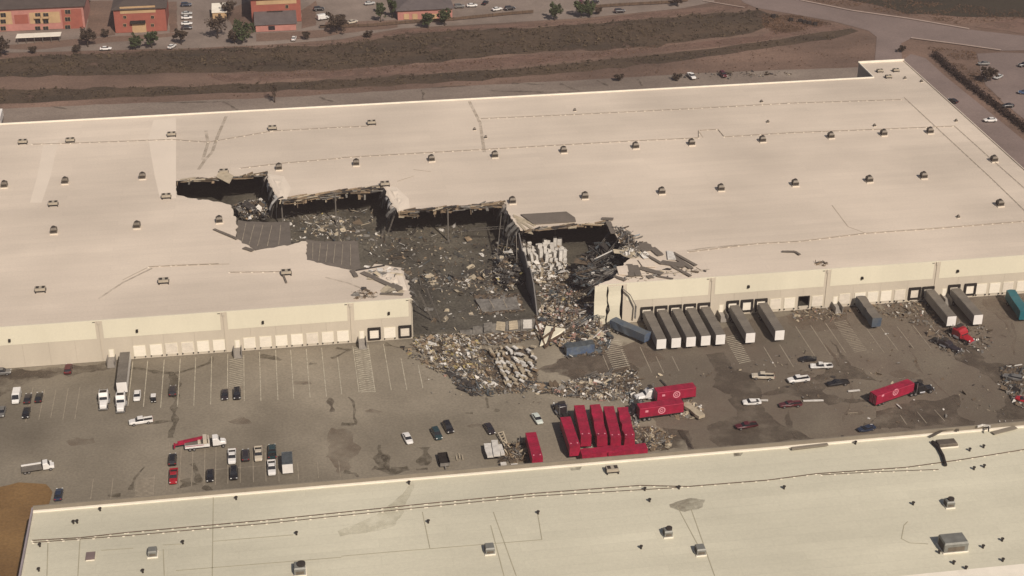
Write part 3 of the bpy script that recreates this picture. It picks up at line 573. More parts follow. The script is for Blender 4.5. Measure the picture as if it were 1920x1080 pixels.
def shape(kind):
    S = {}
    if kind == 'sedan':
        S['body'] = MB().loft([ring8(x, a, b, w_) for x, a, b, w_ in ((-2.4, .48, .78, .72), (-2.3, .32, .98, .86), (-1.6, .22, 1.03, .91), (0, .2, 1.0, .93), (1.0, .22, .98, .92), (2.1, .3, .82, .86), (2.42, .42, .66, .70))])
        S['windows'] = MB().add(*frustum(-1.85, 1.15, .97, .82, -1.15, .35, 1.42, .64)); S['roof_panel'] = MB().add(*frustum(-1.2, .4, 1.405, .68, -1.05, .25, 1.47, .60))
        S['lamps'] = (2.3, .64, .70, -2.36, .66, .82); S['wheels'] = ((1.45, .8), (-1.45, .8)); S['wk'] = 'car'
    elif kind == 'suv':
        S['body'] = MB().loft([ring8(x, a, b, w_) for x, a, b, w_ in ((-2.45, .5, .95, .80), (-2.35, .35, 1.12, .92), (-1.6, .28, 1.15, .97), (0, .25, 1.12, .98), (1.1, .28, 1.10, .96), (2.2, .36, .98, .92), (2.48, .45, .80, .78))])
        S['windows'] = MB().add(*frustum(-2.32, 1.2, 1.09, .88, -2.0, .45, 1.70, .72)); S['roof_panel'] = MB().add(*frustum(-2.1, .5, 1.69, .75, -1.95, .35, 1.77, .66))
        S['lamps'] = (2.36, .68, .84, -2.42, .72, 1.0); S['wheels'] = ((1.5, .86), (-1.5, .86)); S['wk'] = 'truck'
    elif kind == 'pickup':
        S['body'] = MB().loft([ring8(x, a, b, w_) for x, a, b, w_ in ((-.75, .4, 1.18, .98), (.2, .38, 1.18, .99), (1.3, .4, 1.18, .98), (2.5, .45, 1.08, .95), (2.95, .5, .92, .84))])
        S['cargo_bed'] = MB().box(-2.95, -.76, -.97, .97, .5, .78).box(-2.95, -.76, -.98, -.84, .78, 1.2).box(-2.95, -.76, .84, .98, .78, 1.2)
        S['tailgate'] = MB().box(-3.0, -2.9, -.84, .84, .6, 1.19)
        S['bed_liner'] = MB().box(-2.89, -.78, -.83, .83, .781, .80)
        S['windows'] = MB().add(*frustum(-.72, 1.4, 1.16, .90, -.5, .75, 1.78, .74)); S['roof_panel'] = MB().add(*frustum(-.58, .8, 1.77, .77, -.45, .65, 1.85, .68))
        S['lamps'] = (2.82, .72, .88, -3.01, .88, 1.0); S['wheels'] = ((1.85, .86), (-1.8, .86)); S['wk'] = 'truck'
    elif kind == 'van':
        S['body'] = MB().loft([ring8(x, a, b, w_, .92, .2) for x, a, b, w_ in ((-2.7, .4, 2.25, .95), (-2.6, .35, 2.35, 1.0), (.8, .35, 2.35, 1.0), (1.3, .38, 2.2, .98), (2.1, .4, 1.25, .96), (2.75, .5, 1.0, .86))])
        S['windows'] = MB().add(*frustum(1.22, 2.06, 1.3, .9, 1.12, 1.32, 2.22, .84)); S['roof_panel'] = MB().box(-2.5, .7, -.88, .88, 2.352, 2.40)
        S['lamps'] = (2.66, .7, .85, -2.72, .8, 1.2); S['wheels'] = ((1.7, .88), (-1.7, .88)); S['wk'] = 'truck'
    elif kind == 'cart':
        S['body'] = MB().loft([ring8(x, a, b, w_, .9, .08) for x, a, b, w_ in ((-1.3, .35, .75, .6), (-.3, .3, .8, .65), (.6, .3, .75, .65), (1.25, .4, .7, .55))])
        S['windows'] = MB().add(*frustum(-.7, .75, .78, .6, -.6, .5, 1.55, .55)); S['roof_panel'] = MB().box(-1.0, .7, -.64, .64, 1.57, 1.66)
        S['lamps'] = (1.2, .4, .55, -1.3, .42, .6); S['wheels'] = ((.85, .52), (-.85, .52)); S['wk'] = 'car'
    out = {'shape': {}, **{k: S[k] for k in ('lamps', 'wheels', 'wk')}}
    for k in ('body', 'cargo_bed', 'tailgate', 'bed_liner', 'windows', 'roof_panel'):
        if k in S: out['shape'][k] = S[k]
    return out
SH = {k: shape(k) for k in ('sedan', 'suv', 'pickup', 'van', 'cart')}
LAMPM = {}
def lampmesh(kind, i):
    if (kind, i) not in LAMPM:
        x = SH[kind]['lamps'][0 if i == 0 else 3]; z = SH[kind]['lamps'][2 if i == 0 else 5]
        LAMPM[(kind, i)] = MB().box(x-.06, x+.1 if i == 0 else x+.04, -.17, .17, z-.07, z+.09).mesh('lamp', M['lamp' if i == 0 else 'tail'])
    return LAMPM[(kind, i)]
MESHC = {}
COL = dict(white=(.72, .70, .66), silver=(.42, .42, .40), black=(.014, .013, .014), dark=(.028, .022, .024), grey=(.14, .135, .125), red=(.33, .012, .02), maroon=(.085, .012, .016), navy=(.02, .03, .055), teal=(.02, .045, .05), tan=(.52, .46, .36), blue=(.05, .09, .17), greenw=(.55, .60, .54))
def cpaint(c): return paint('paint_'+c, COL[c], .32 if c in ('black', 'dark', 'navy') else .4)
def crushed(mb, seed, amt=.28, flat_=.8):
    q = MB(); q.f, q.m = mb.f, mb.m
    for x, y, z in mb.v:
        n = noise.noise_vector(Vector((x*.9+seed*7.1, y*.9, z*.9))); q.v.append((x+n.x*amt, y+n.y*amt, max(.05, z*(1-(1-flat_)*(z > .9))+n.z*amt*.8)))
    return q
def vehicle(kind, u, v, hd, c, label, cat='car', z=0.0, name=None, wreck=0, roofc=None, tilt=(0, 0), group=None, windows=True, sc=1.0):
    p = U(u, v, z+.75); S = SH[kind]
    o = thing(name or {'sedan': 'parked_car', 'suv': 'parked_car', 'pickup': 'pickup_truck', 'van': 'delivery_van', 'cart': 'utility_cart'}[kind], label, cat, (p.x, p.y, z), group=group)
    o.rotation_euler = (tilt[0], tilt[1], math.radians(hd)); o.scale = (sc, sc, sc)
    for k, mb in S['shape'].items():
        mm = M['glass'] if k == 'windows' else M['rubber'] if k == 'bed_liner' else cpaint(roofc) if k == 'roof_panel' and roofc else cpaint(c)
        if wreck: link(k, crushed(mb, wreck, .3).mesh(k, mm), o)
        else:
            key = (kind, k, mm.name)
            if key not in MESHC: MESHC[key] = mb.mesh(k, mm)
            link(k, MESHC[key], o)
    for i, (x, y) in enumerate(S['wheels']):
        for s in (-1, 1):
            if wreck and (i+s+wreck) % 3 == 0: continue
            w_ = link('wheel', WH[S['wk']], o); w_.location = (x, s*y, .34 if S['wk'] == 'car' else .4)
    if not wreck:
        for s in (-1, 1):
            for i, nm in enumerate(('headlight', 'taillight')):
                l = link(nm, lampmesh(kind, i), o); l.location = (0, s*S['lamps'][1 if i == 0 else 4], 0)
    return o
D = -90
G1 = 'vehicles parked in the dock yard'
for r in (
 ('suv', 3, 697, 0, 'grey', 'grey car cut by the frame edge beside the dock wall'),
 ('suv', 128, 691, 90, 'maroon', 'dark red car nosed up against the cream dock wall'),
 ('van', 31, 745, D, 'white', 'white van first in the row of three beside two dark cars', 'van'),
 ('sedan', 52, 746, 90, 'dark', 'dark car between the white van and another dark car'),
 ('sedan', 73, 744, 90, 'black', 'black car ending the short row that starts with a white van'),
 ('sedan', 49, 773, D, 'black', 'black car parked alone below the short row with the white van'),
 ('sedan', 3, 771, D, 'grey', 'dark car with pale bonnet cut by the frame edge below the white van'),
 ('sedan', 257, 741, D, 'white', 'small white car standing right of the white tractor and trailer', 'car'),
 ('suv', 324, 732, 90, 'dark', 'dark car standing on a dark stain amid the dock stalls'),
 ('sedan', 421.5, 739, D, 'dark', 'dark car with a pale stripe, first of the pair on the hatched bay'),
 ('suv', 444.5, 738, D, 'black', 'black car, second of the pair on the hatched bay'),
 ('sedan', 110, 926, 90, 'navy', 'dark car with white bonnet by the corner of the near roof'),
 ('suv', 323.5, 861, 90, 'black', 'black car parked tail to tail with the bright red pickup'),
 ('sedan', 394, 891, D, 'black', 'black car parked alone between the red pickup and the white sedans'),
 ('pickup', 435, 856, D, 'white', 'white pickup with its bonnet against a black car below', 'pickup'),
 ('suv', 438.5, 887, D, 'black', 'black car in front of the white pickup bonnet'),
 ('suv', 460.5, 853, 90, 'dark', 'dark car between the white pickup and the cream pickup'),
 ('pickup', 484.5, 851, D, 'tan', 'cream pickup between a dark car and a dark teal pickup', 'pickup'),
 ('pickup', 510.5, 846, 90, 'teal', 'dark teal pickup parked right behind a white one', 'pickup'),
 ('pickup', 509.5, 877, D, 'white', 'white pickup beside the grey topped cargo trailer', 'pickup'),
 ('sedan', 764.5, 821, -80, 'white', 'white sedan standing apart on the open yard near dark tyre stains'),
 ('suv', 819, 813, -80, 'teal', 'dark green car beside a black one on the open yard'),
 ('suv', 840.5, 801, -80, 'black', 'black car with bright bumper beside the dark green one'),
 ('sedan', 918, 803, -80, 'dark', 'small dark car near the stack of white panels'),
 ('sedan', 1007.5, 784, -80, 'greenw', 'pale green white sedan beside the crushed red trailers'),
):
    vehicle(r[0], r[1], r[2], r[3], r[4], r[5], r[6] if len(r) > 6 else 'car', group=G1)
vehicle('cart', 288, 747, D, 'black', 'small dark utility cart with pale roof near the small white car', 'cart', roofc='white', group=G1)
vehicle('pickup', 325.5, 893, D, 'red', 'bright red pickup parked below a black car', 'pickup', group=G1)
vehicle('pickup', 264, 789, 188, 'white', 'white pickup crossing the yard alone below the white semi tractor', 'pickup', group=G1)
G2 = 'storm damaged vehicles in the yard'
for i, r in enumerate((
 ('sedan', 1515, 672, 172, 'black', 'wrecked black car behind the crumpled white pickup', 'car'),
 ('pickup', 1540, 685, 168, 'white', 'crumpled white pickup against the wrecked black car', 'pickup'),
 ('pickup', 1430.5, 705, 168, 'tan', 'pale pickup with open dark bed standing at a slant', 'pickup'),
 ('pickup', 1497, 711, 184, 'white', 'white pickup between the pale pickup and the black one', 'pickup'),
 ('pickup', 1571, 717, 184, 'black', 'battered black pickup right of the white pickup', 'pickup'),
 ('pickup', 1482, 757, 180, 'maroon', 'dark red pickup with a long white beam against it', 'pickup'),
 ('pickup', 1400, 797, 184, 'maroon', 'maroon pickup with a white panel on its tail', 'pickup'),
 ('sedan', 1625, 802, 192, 'navy', 'wrecked navy car near the edge of the near roof', 'car'),
 ('sedan', 1409, 752, 178, 'white', 'flattened white car among splinters near the dark red pickup', 'car'),
 ('suv', 1899, 706, 150, 'grey', 'mangled grey vehicle wreck near the frame edge', 'car'),
 ('sedan', 1921, 748, 150, 'red', 'red wreck cut by the frame edge', 'car'),
)):
    vehicle(*r[:5], r[5], r[6], wreck=i+1 if i in (0, 1, 4, 5, 6, 7, 8, 9, 10) else 0, group=G2, tilt=(R.uniform(-.06, .06), R.uniform(-.04, .04)) if i in (0, 1, 7, 8, 9, 10) else (0, 0))
G3 = 'vehicles behind and beside the damaged warehouse'
for r in (
 ('pickup', 1297, 142, -85, 'white', 'white pickup on the lane behind the damaged roof', 'pickup'),
 ('suv', 1356, 139, -85, 'maroon', 'dark red car on the lane behind the damaged roof', 'car'),
 ('sedan', 1857, 224, 175, 'white', 'white car on the side lane right of the warehouse', 'car'),
 ('sedan', 1786, 188, 120, 'black', 'black car parked close to the warehouse side wall', 'car'),
 ('sedan', 1890, 197, 178, 'black', 'black car on the lot beyond the hedge, nearest to the hedge', 'car'),
 ('sedan', 1845, 118, 172, 'grey', 'grey car at the back of the lot beyond the hedge', 'car'),
 ('sedan', 1872, 143, 215, 'silver', 'pale car beside the lone tree in the lot', 'car'),
 ('suv', 1921, 121, 178, 'black', 'black car cut by the frame edge on the far lot', 'car'),
 ('sedan', 1921, 172, 160, 'blue', 'blue car cut by the frame edge on the far lot', 'car'),
): vehicle(*r, group=G3)
G4 = 'cars parked by the apartments'
for i, r in enumerate((
 ('suv', 349, 8, 0, 'navy', 'dark car at the far end of the apartment parking row'), ('sedan', 350, 24, 0, 'silver', 'silver car, second in the apartment parking row'),
 ('sedan', 350, 32, 0, 'white', 'white car, third in the apartment parking row'), ('sedan', 350, 43, 0, 'white', 'white car next to last in the apartment parking row'), ('sedan', 350, 51, 0, 'dark', 'dark car closest to the scrub in the apartment parking row'),
 ('suv', 598, 16, 10, 'black', 'black car behind the white van near the second red block'), ('van', 606, 33, 20, 'white', 'white van beside the second red block'),
 ('sedan', 551, 71, 80, 'white', 'white car on the verge below the pink lean-to'), ('sedan', 198, 90, 0, 'white', 'white car beside the brown tree below the carport'),
 ('suv', 861, 11, 0, 'grey', 'grey car nearest to the grey roofed pavilion'), ('sedan', 885, 9, 0, 'white', 'white car between grey and dark cars by the pavilion'), ('sedan', 910, 4, 60, 'black', 'black car at the upper frame edge by the pavilion'),
 ('sedan', 932, 16, 20, 'white', 'white car apart on the dirt lot right of the pavilion'), ('suv', 956, 15, 10, 'black', 'black car beside the white one on the dirt lot'),
 ('suv', 1089, 4, 70, 'maroon', 'dark red car above the twin green trees'), ('sedan', 1115, 3, 30, 'dark', 'dark car with pale windscreen at the upper frame edge'), ('suv', 1162, 20, 0, 'dark', 'dark car on the dirt near the scrub'), ('sedan', 661, 40, 30, 'tan', 'pale car left of the dark evergreens'),
 ('sedan', 693, 5, 10, 'silver', 'silver car at the upper frame edge above the evergreens'), ('sedan', 322, 86, 60, 'white', 'small pale car under the bare tree by the parking row'))):
    vehicle(*r, 'car' if r[0] != 'van' else 'van', group=G4)

# trailers -----------------------------------------------------------------
RAILM = {'red': 'redrail'}; M['redrail'] = mat('red_rail', (.50, .06, .11), .5, .1, .5)
def trailer(loc, hd, L, label, side='trailwhite', top='trailtop', nose='trailwhite', Hh=4.1, Wd=2.6, group=None, name='semi_trailer', tilt=(0, 0), wheels=True, emblem=False, z0=1.15, crush=0, marks=False):
    """local frame: nose at +x, doors at -x, origin under the middle"""
    o = thing(name, label, 'trailer', loc, group=group); o.rotation_euler = (tilt[0], tilt[1], math.radians(hd)); h = L/2; w_ = Wd/2
    f = (lambda mb: crushed(mb, crush, .35, .95)) if crush else (lambda mb: mb)
    def shell(x0, x1, y0, y1, a, b, n=7):
        if not crush: return MB().box(x0, x1, y0, y1, a, b)
        return MB().loft([[(x0+(x1-x0)*k/n, y0, a), (x0+(x1-x0)*k/n, y1, a), (x0+(x1-x0)*k/n, y1, b), (x0+(x1-x0)*k/n, y0, b)] for k in range(n+1)])
    bx = f(shell(-h+.05, h-.05, -w_, w_, z0, Hh)).build('cargo_box', M[side], o)
    tp = f(shell(-h+.02, h-.02, -w_-.02, w_+.02, Hh+.002, Hh+.07)).build('roof_panel', M[top], o)
    if not crush:
        for k in range(int(L/1.2)):
            MB().box(-h+.6+k*1.2-.05, -h+.6+k*1.2+.05, -w_+.05, w_-.05, Hh+.071, Hh+.10).build('roof_bow', M[top], tp)
    f(MB().box(h-.049, h+.03, -w_-.02, w_+.02, z0, Hh+.05)).build('front_wall', M[nose], o)
    for s in (-1, 1): f(MB().box(-h-.03, -h+.049, .02 if s > 0 else -w_-.02, w_+.02 if s > 0 else -.02, z0, Hh+.05)).build('rear_door', M[nose], o)
    MB().box(-h, h-1, -.5, .5, .85, z0-.01).build('chassis', M['seal'], o)
    if not crush:
        for s in (-1, 1):
            for zz, hh_, mm in ((Hh-.12, .12, RAILM.get(side, 'chrome')), (z0, .18, 'seal')): MB().box(-h+.1, h-.1, s*w_+(.002 if s > 0 else -.05), s*w_+(.05 if s > 0 else -.002), zz, zz+hh_).build('side_rail', M[mm], o)
            for k in range(2): MB().box(-h-.07, -h-.031, s*(.35+k*.5)-.02, s*(.35+k*.5)+.02, z0+.1, Hh-.15).build('lock_rod', M['chrome'], o)
            MB().box(-h+.1, -h+4.2, s*.95-.3, s*.95+.3, 1.06, 1.1).build('mud_guard', M['seal'], o)
    for s in (-1, 1): MB().box(h-3.2, h-3.0, s*.8-.08, s*.8+.08, .05, z0).build('landing_leg', M['steel'], o)
    if wheels:
        for x in (-h+1.4, -h+2.7):
            for s in (-1, 1):
                q = link('wheel', WH['dual'], o); q.location = (x, s*.95, .52)
    if emblem:
        for sgn in emblem:                               # round ring with a curl in it and a small badge, on the long sides
            q = MB(); N = 24; y = sgn*(w_+.03); cx, cz = 0.0, 2.7
            def arc(r0, r1, a0, a1, n):
                for k in range(n):
                    t0, t1 = a0+(a1-a0)*k/n, a0+(a1-a0)*(k+1)/n
                    q.add([(cx+r*math.cos(t), y, cz+r*math.sin(t)) for r, t in ((r0, t0), (r1, t0), (r1, t1), (r0, t1))], [(0, 1, 2, 3)])
            arc(.72, 1.0, 0, math.tau, N); arc(.28, .48, .9, 5.6, 14)
            q.add([(cx+a, y, cz+b) for a, b in ((.1, -.08), (.48, -.08), (.48, .1), (.1, .1))], [(0, 1, 2, 3)]); q.build('emblem', M['pink'], o)
            MB().box(-L*.34-.4, -L*.34+.4, min(y, y-.01*sgn), max(y, y-.01*sgn), 2.7, 3.3).build('badge', M['pink'], o)
    if marks:
        for s in (-1, 1): MB().box(h-1.2, h-.85, s*.8-.16, s*.8+.16, Hh+.11, Hh+.16).build('marker_plate', M['pink'], o)
    return o
GT = 'grey topped trailers backed to the dock'
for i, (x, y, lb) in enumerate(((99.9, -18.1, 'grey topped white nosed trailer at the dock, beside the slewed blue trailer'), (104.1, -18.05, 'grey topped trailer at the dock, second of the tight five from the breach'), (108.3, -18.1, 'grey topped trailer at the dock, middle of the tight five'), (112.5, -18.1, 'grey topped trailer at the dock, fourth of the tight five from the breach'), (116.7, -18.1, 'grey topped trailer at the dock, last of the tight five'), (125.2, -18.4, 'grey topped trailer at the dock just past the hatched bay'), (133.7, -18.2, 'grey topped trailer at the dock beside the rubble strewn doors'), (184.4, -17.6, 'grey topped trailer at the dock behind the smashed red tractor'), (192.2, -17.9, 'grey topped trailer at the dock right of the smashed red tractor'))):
    L = 16.6; trailer((x, y+L/2, 0), D, L, lb, side='trailshade', group=GT)
a = U(1612, 557, 4.1); b = U(1645, 593, 4.1)
trailer(((a.x+b.x)/2+.2, -8.2, 0), D, 13.4, 'dark blue grey battered trailer standing alone at the dock', 'trailblue', 'trailtop', 'trailblue', group='loose trailers', crush=4)
def ends(u0, v0, u1, v1, z): # trailer between the tops of its two ends
    a, b = U(u0, v0, z), U(u1, v1, z); c = (a+b)/2; return (c.x, c.y, 0), math.degrees(math.atan2(b.y-a.y, b.x-a.x)), (b-a).length
l, hd, L = ends(1150, 597, 1215, 625, 3.6); trailer(l, hd, L, 'dark blue trailer slewed round beside the cracked wall panels', 'trailblue', 'trailblue', 'blue', 3.6, group='loose trailers', crush=2)
p = U(1086, 652, 1.6); trailer((p.x, p.y, 0), 8, 8.2, 'crushed blue box truck body at the foot of the rubble', 'blue', 'd_steel', 'd_steel', 3.0, group='loose trailers', crush=6, wheels=False, name='truck_box', z0=.2)
l, hd, L = ends(1893, 541, 1924, 586, 3.8); trailer(l, hd, 13, 'teal trailer with rounded tank end near the frame edge', 'teal', 'teal', 'teal', 3.9, group='loose trailers', crush=3)
p = U(1232, 640, 3); 
GR = 'red trailers thrown together by the storm'
for i, (u0, v0, u1, v1, lb) in enumerate(((1060, 782, 1078, 836, 'red trailer at the open side of the red cluster, set forward'), (1086, 760, 1099, 818, 'red trailer, second in the red cluster'), (1116, 757, 1129, 818, 'red trailer, middle one of the red cluster'), (1141, 762, 1155, 820, 'red trailer, fourth in the red cluster'), (1168, 763, 1181, 820, 'red trailer at the rubble side of the red cluster'))):
    l, hd, L = ends(u0, v0, u1, v1, 4.1); trailer(l, hd, L, lb, 'red', 'red', 'red', group=GR, marks=True, crush=(0, 0, 13, 0, 15)[i])
l, hd, L = ends(995, 811, 1008, 858, 4.1); trailer(l, hd, L, 'lone red trailer beside the heap of brown rubble', 'red', 'red', 'red', group=GR, marks=True)
def lying(u0, v0, u1, v1, z, label, emblem=(-1,), h=2.9, Hh=4.0, nose='red', **kw):
    a, b = U(u0, v0, z), U(u1, v1, z); c = (a+b)/2
    return trailer((c.x, c.y, 0), math.degrees(math.atan2(b.y-a.y, b.x-a.x)), (b-a).length, label, 'red', 'red', nose, Hh, group=GR, emblem=emblem, **kw)
lying(1230, 732, 1302, 722, 4.0, 'red trailer with ring emblem lying crosswise, the farther of two')
lying(1197, 762, 1279, 751, 4.0, 'red trailer with ring emblem lying crosswise, the nearer of two')
lying(1638, 740, 1708, 716, 3.2, 'red trailer with ring emblem hitched to a black tractor', Hh=3.4, z0=.6)
lying(1090, 846, 1150, 838, 3.0, 'red trailer on its side below the red cluster, nearer the lone red one', emblem=(), Hh=2.8, z0=.2, crush=5, wheels=False)
lying(1140, 842, 1212, 834, 3.0, 'red trailer on its side below the red cluster, nearer the rubble', emblem=(), Hh=2.7, z0=.2, crush=7, wheels=False)
# semi tractors ---------------------------------------------------------------
def tractor(loc, hd, c, label, cat='truck', wreck=0, tilt=(0, 0), sleeper=True, group='semi tractors'):
    o = thing('semi_tractor', label, cat, loc, group=group); o.rotation_euler = (tilt[0], tilt[1], math.radians(hd))
    f = (lambda mb: crushed(mb, wreck, .35)) if wreck else (lambda mb: mb); m = cpaint(c) if c in COL else M[c]
    f(MB().box(-3.4, 3.2, -.5, .5, .6, .95)).build('chassis', M['seal'], o)
    f(MB().loft([ring8(x, .7, zt, w_, .85, .2) for x, zt, w_ in ((1.2, 2.0, 1.0), (2.4, 1.9, .98), (3.3, 1.7, .9), (3.6, 1.4, .8))])).build('bonnet', m, o)
    f(MB().loft([ring8(x, .8, zt, w_, .9, .25) for x, zt, w_ in ((-1.4 if sleeper else -.6, 3.5, 1.2), (.3, 3.6, 1.22), (.9, 2.9, 1.15), (1.25, 2.1, 1.1))])).build('cab', m, o)
    f(MB().add(*frustum(.92, 1.32, 2.05, 1.0, .5, .86, 2.95, .95))).build('windscreen', M['glass'], o)
    MB().box(-1.0, .2, -.9, .9, 3.61, 3.66).build('roof_hatch', M['ventdk'], o)
    for s in (-1, 1):
        MB().tube((-.9, s*1.25, .8), (.6, s*1.25, .8), .32, 10).build('fuel_tank', M['chrome'], o); MB().tube((-1.6, s*1.0, .9), (-1.6, s*1.0, 3.7), .09, 8).build('exhaust_stack', M['chrome'], o)
        MB().box(3.45, 3.62, s*.7-.15, s*.7+.15, 1.15, 1.4).build('headlight', M['lamp'], o)
        for x, k in ((2.5, 'semi'), (-2.0, 'dual'), (-3.2, 'dual')):
            q = link('wheel', WH[k], o); q.location = (x, s*(1.02 if k == 'semi' else .95), .52)
    MB().box(3.55, 3.75, -1.15, 1.15, .45, .85).build('bumper', M['chrome'], o); MB().box(-3.3, -1.7, -.45, .45, 1.0, 1.15).build('hitch_plate', M['rubber'], o)
    return o
p = U(227, 755, 1.2); tractor((p.x, p.y, 0), D, 'white', 'white semi tractor hitched to the lone trailer at the dock')
x0 = W(230, 670).x; yb = U(229, 717, 4.1).y
trailer((p.x+.05, yb+8.0, 0), D, 16.2, 'grey topped white trailer with its tractor at the long dock wall', group=GT)
p = U(195, 750, 1.2); tractor((p.x, p.y, 0), D, 'white', 'white semi tractor without trailer beside the hitched one')
p = U(1802, 625, 1.5); tractor((p.x, p.y, 0), -68, 'red', 'smashed bright red semi tractor in front of the dock trailers', wreck=3, tilt=(.1, 0)).scale = (1.2, 1.2, 1.1)
p = U(1774, 643, 1.0); tractor((p.x, p.y, 0), -58, 'dark', 'crushed dark tractor frame beside the smashed red one', wreck=13).scale = (1.3, 1, .6)
p = U(1726, 727, 1.5); tractor((p.x, p.y, 0), 8, 'black', 'black semi tractor hitched to the red trailer with ring emblem', wreck=5)
p = U(1052, 768, 1.2); tractor((p.x, p.y, 0), 100, 'dark', 'crushed dark semi tractor behind the red cluster', wreck=7)
p = U(1216, 738, 1.5); tractor((p.x, p.y, 0), 188, 'white', 'white semi tractor squeezed before the crosswise red trailer', wreck=9)
p = U(1190, 770, 1.2); tractor((p.x, p.y, 0), 188, 'dark', 'dark mangled semi tractor between the red cluster and the crosswise trailers', wreck=11)
# heavy recovery truck with boom ------------------------------------------------
p = U(385, 833, .9); o = thing('tow_truck', 'long white heavy recovery truck with a red boom', 'truck', (p.x, p.y, 0), math.radians(3)); o.scale = (.78, .95, .95)
MB().box(-6.3, 5.2, -.5, .5, .6, .95).build('chassis', M['seal'], o)
MB().box(-6.4, 1.4, -1.28, 1.28, .95, 1.75).build('body', cpaint('white'), o); MB().box(-6.3, 1.3, -1.0, 1.0, 1.751, 1.85).build('deck', M['trailtop'], o)
MB().box(-6.38, -.5, -1.30, -1.281, 1.55, 1.72).build('stripe', M['red'], o)
MB().beam((-8.6, .45, 2.0), (-.2, .45, 2.9), .7, .6).beam((-9.6, .45, 1.5), (-6.4, .45, 1.7), .5, .4).build('boom', M['red'], o)
MB().box(-9.9, -9.4, -.5, 1.4, 1.0, 1.5).build('underlift', M['red'], o)
MB().box(-.6, .6, -1.25, 1.25, 1.86, 3.3).box(.9, 1.3, -1.2, 1.2, 1.86, 3.0).box(-2.3, -1.4, -.9, .9, 1.86, 2.5).build('winch_tower', cpaint('tan'), o)
for k in range(3): MB().tube((-1.0+k*.5, -1.0, 2.6), (-.6+k*.5, 1.0, 3.0), .12, 6).build('hose', M['steel'], o)
MB().loft([ring8(x, .8, zt, w_, .9, .22) for x, zt, w_ in ((2.4, 3.0, 1.2), (3.9, 3.05, 1.2), (4.4, 2.5, 1.15), (4.8, 1.9, 1.1))]).build('cab', cpaint('white'), o)
MB().loft([ring8(x, .8, zt, w_, .85, .2) for x, zt, w_ in ((4.7, 1.9, 1.05), (6.2, 1.75, .95), (6.6, 1.4, .8))]).build('bonnet', cpaint('white'), o)
MB().add(*frustum(4.42, 4.86, 1.95, 1.0, 4.1, 4.4, 2.6, .95)).build('windscreen', M['glass'], o)
for s in (-1, 1):
    for x, k in ((5.6, 'semi'), (-3.6, 'dual'), (-4.9, 'dual')):
        q = link('wheel', WH[k], o); q.location = (x, s*1.02, .52)
# flatbed and cargo trailers ---------------------------------------------------
p = U(72, 876, .9); o = thing('flatbed_truck', 'white cabbed flatbed truck with dark deck and pale side rail', 'truck', (p.x, p.y, 0), math.radians(8), G1)
MB().box(-4.0, .9, -1.15, 1.15, .85, 1.05).build('deck', M['trailtop'], o); MB().box(-4.0, 3.2, 1.16, 1.42, 1.0, 1.4).build('side_rail', cpaint('white'), o)
MB().loft([ring8(x, .45, zt, w_, .9, .2) for x, zt, w_ in ((1.1, 2.2, 1.0), (2.2, 2.25, 1.0), (2.7, 1.4, .98), (3.7, 1.2, .9))]).build('cab', cpaint('white'), o)
MB().add(*frustum(2.3, 2.78, 1.4, .9, 2.05, 2.3, 2.12, .84)).build('windscreen', M['glass'], o); MB().box(.92, 1.08, -1.1, 1.1, 1.05, 2.3).build('headboard', M['seal'], o)
for s in (-1, 1):
    for x, k in ((2.8, 'truck'), (-2.3, 'truck'), (-3.2, 'truck')):
        q = link('wheel', WH[k], o); q.location = (x, s*.88, .4)
p = U(539, 870, 1.4); trailer((p.x, p.y, 0), D, 5.6, 'short white cargo trailer with blue grey roof at the end of the car row', 'trailwhite', 'd_steel', 'trailwhite', 3.1, 2.5, group='loose trailers', z0=.6, name='cargo_trailer')
p = U(832, 862, .8); o = thing('utility_trailer', 'square black dump trailer with pale tailboard near the near roof', 'trailer', (p.x, p.y, 0), math.radians(-88), 'loose trailers')
MB().box(-2.2, 2.2, -1.15, 1.15, .55, .7).build('bed_floor', M['seal'], o)
for s in (-1, 1): MB().box(-2.2, 2.2, s*1.15-.05, s*1.15+.05, .7, 1.5).build('side_wall', M['seal'], o)
MB().box(2.2, 2.35, -1.2, 1.2, .45, 1.3).build('tailboard', M['d_grey'], o); MB().box(-2.3, -2.2, -1.2, 1.2, .7, 1.5).build('front_wall', M['seal'], o)
MB().beam((2.3, 0, .6), (3.6, 0, .5), .25, .15).build('drawbar', M['d_grey'], o)
for s in (-1, 1):
    for x in (-.5, .5): q = link('wheel', WH['truck'], o); q.location = (x, s*1.3, .4)
p = U(2, 224, 2); trailer((p.x-1, p.y, 0), 92, 11, 'white trailer standing behind the far corner of the damaged roof', 'trailwhite', 'trailwhite', 'trailwhite', group='loose trailers')
# ------------------------------------------------------------------ rooftop equipment
M['patch2'] = mat('curb_flashing', (.66, .58, .47), .6, .05, .3)
VM = {}
def vent_meshes():
    VM['curb'] = MB().box(-1.0, 1.0, -1.05, 1.0, 0, .28).mesh('curb', M['patch2'])
    VM['hood'] = MB().loft([[(-.85, -.85, .351), (.85, -.85, .351), (.85, .85, .351), (-.85, .85, .351)], [(-.85, -.85, 1.3), (.85, -.85, 1.3), (.85, .85, 1.3), (-.85, .85, 1.3)], [(-.55, -.5, 1.75), (.6, -.5, 1.75), (.6, .6, 1.75), (-.55, .6, 1.75)]]).mesh('hood', M['vent'])
    VM['louvre'] = MB().box(-.9, -.851, -.7, .7, .5, 1.25).box(-.7, .7, -.9, -.851, .6, 1.1).mesh('louvre', M['ventdk'])
    VM['cap'] = MB().tube((0, .1, 1.751), (0, .1, 2.0), .45, 10, .35).mesh('cap', M['ventdk'])
vent_meshes()
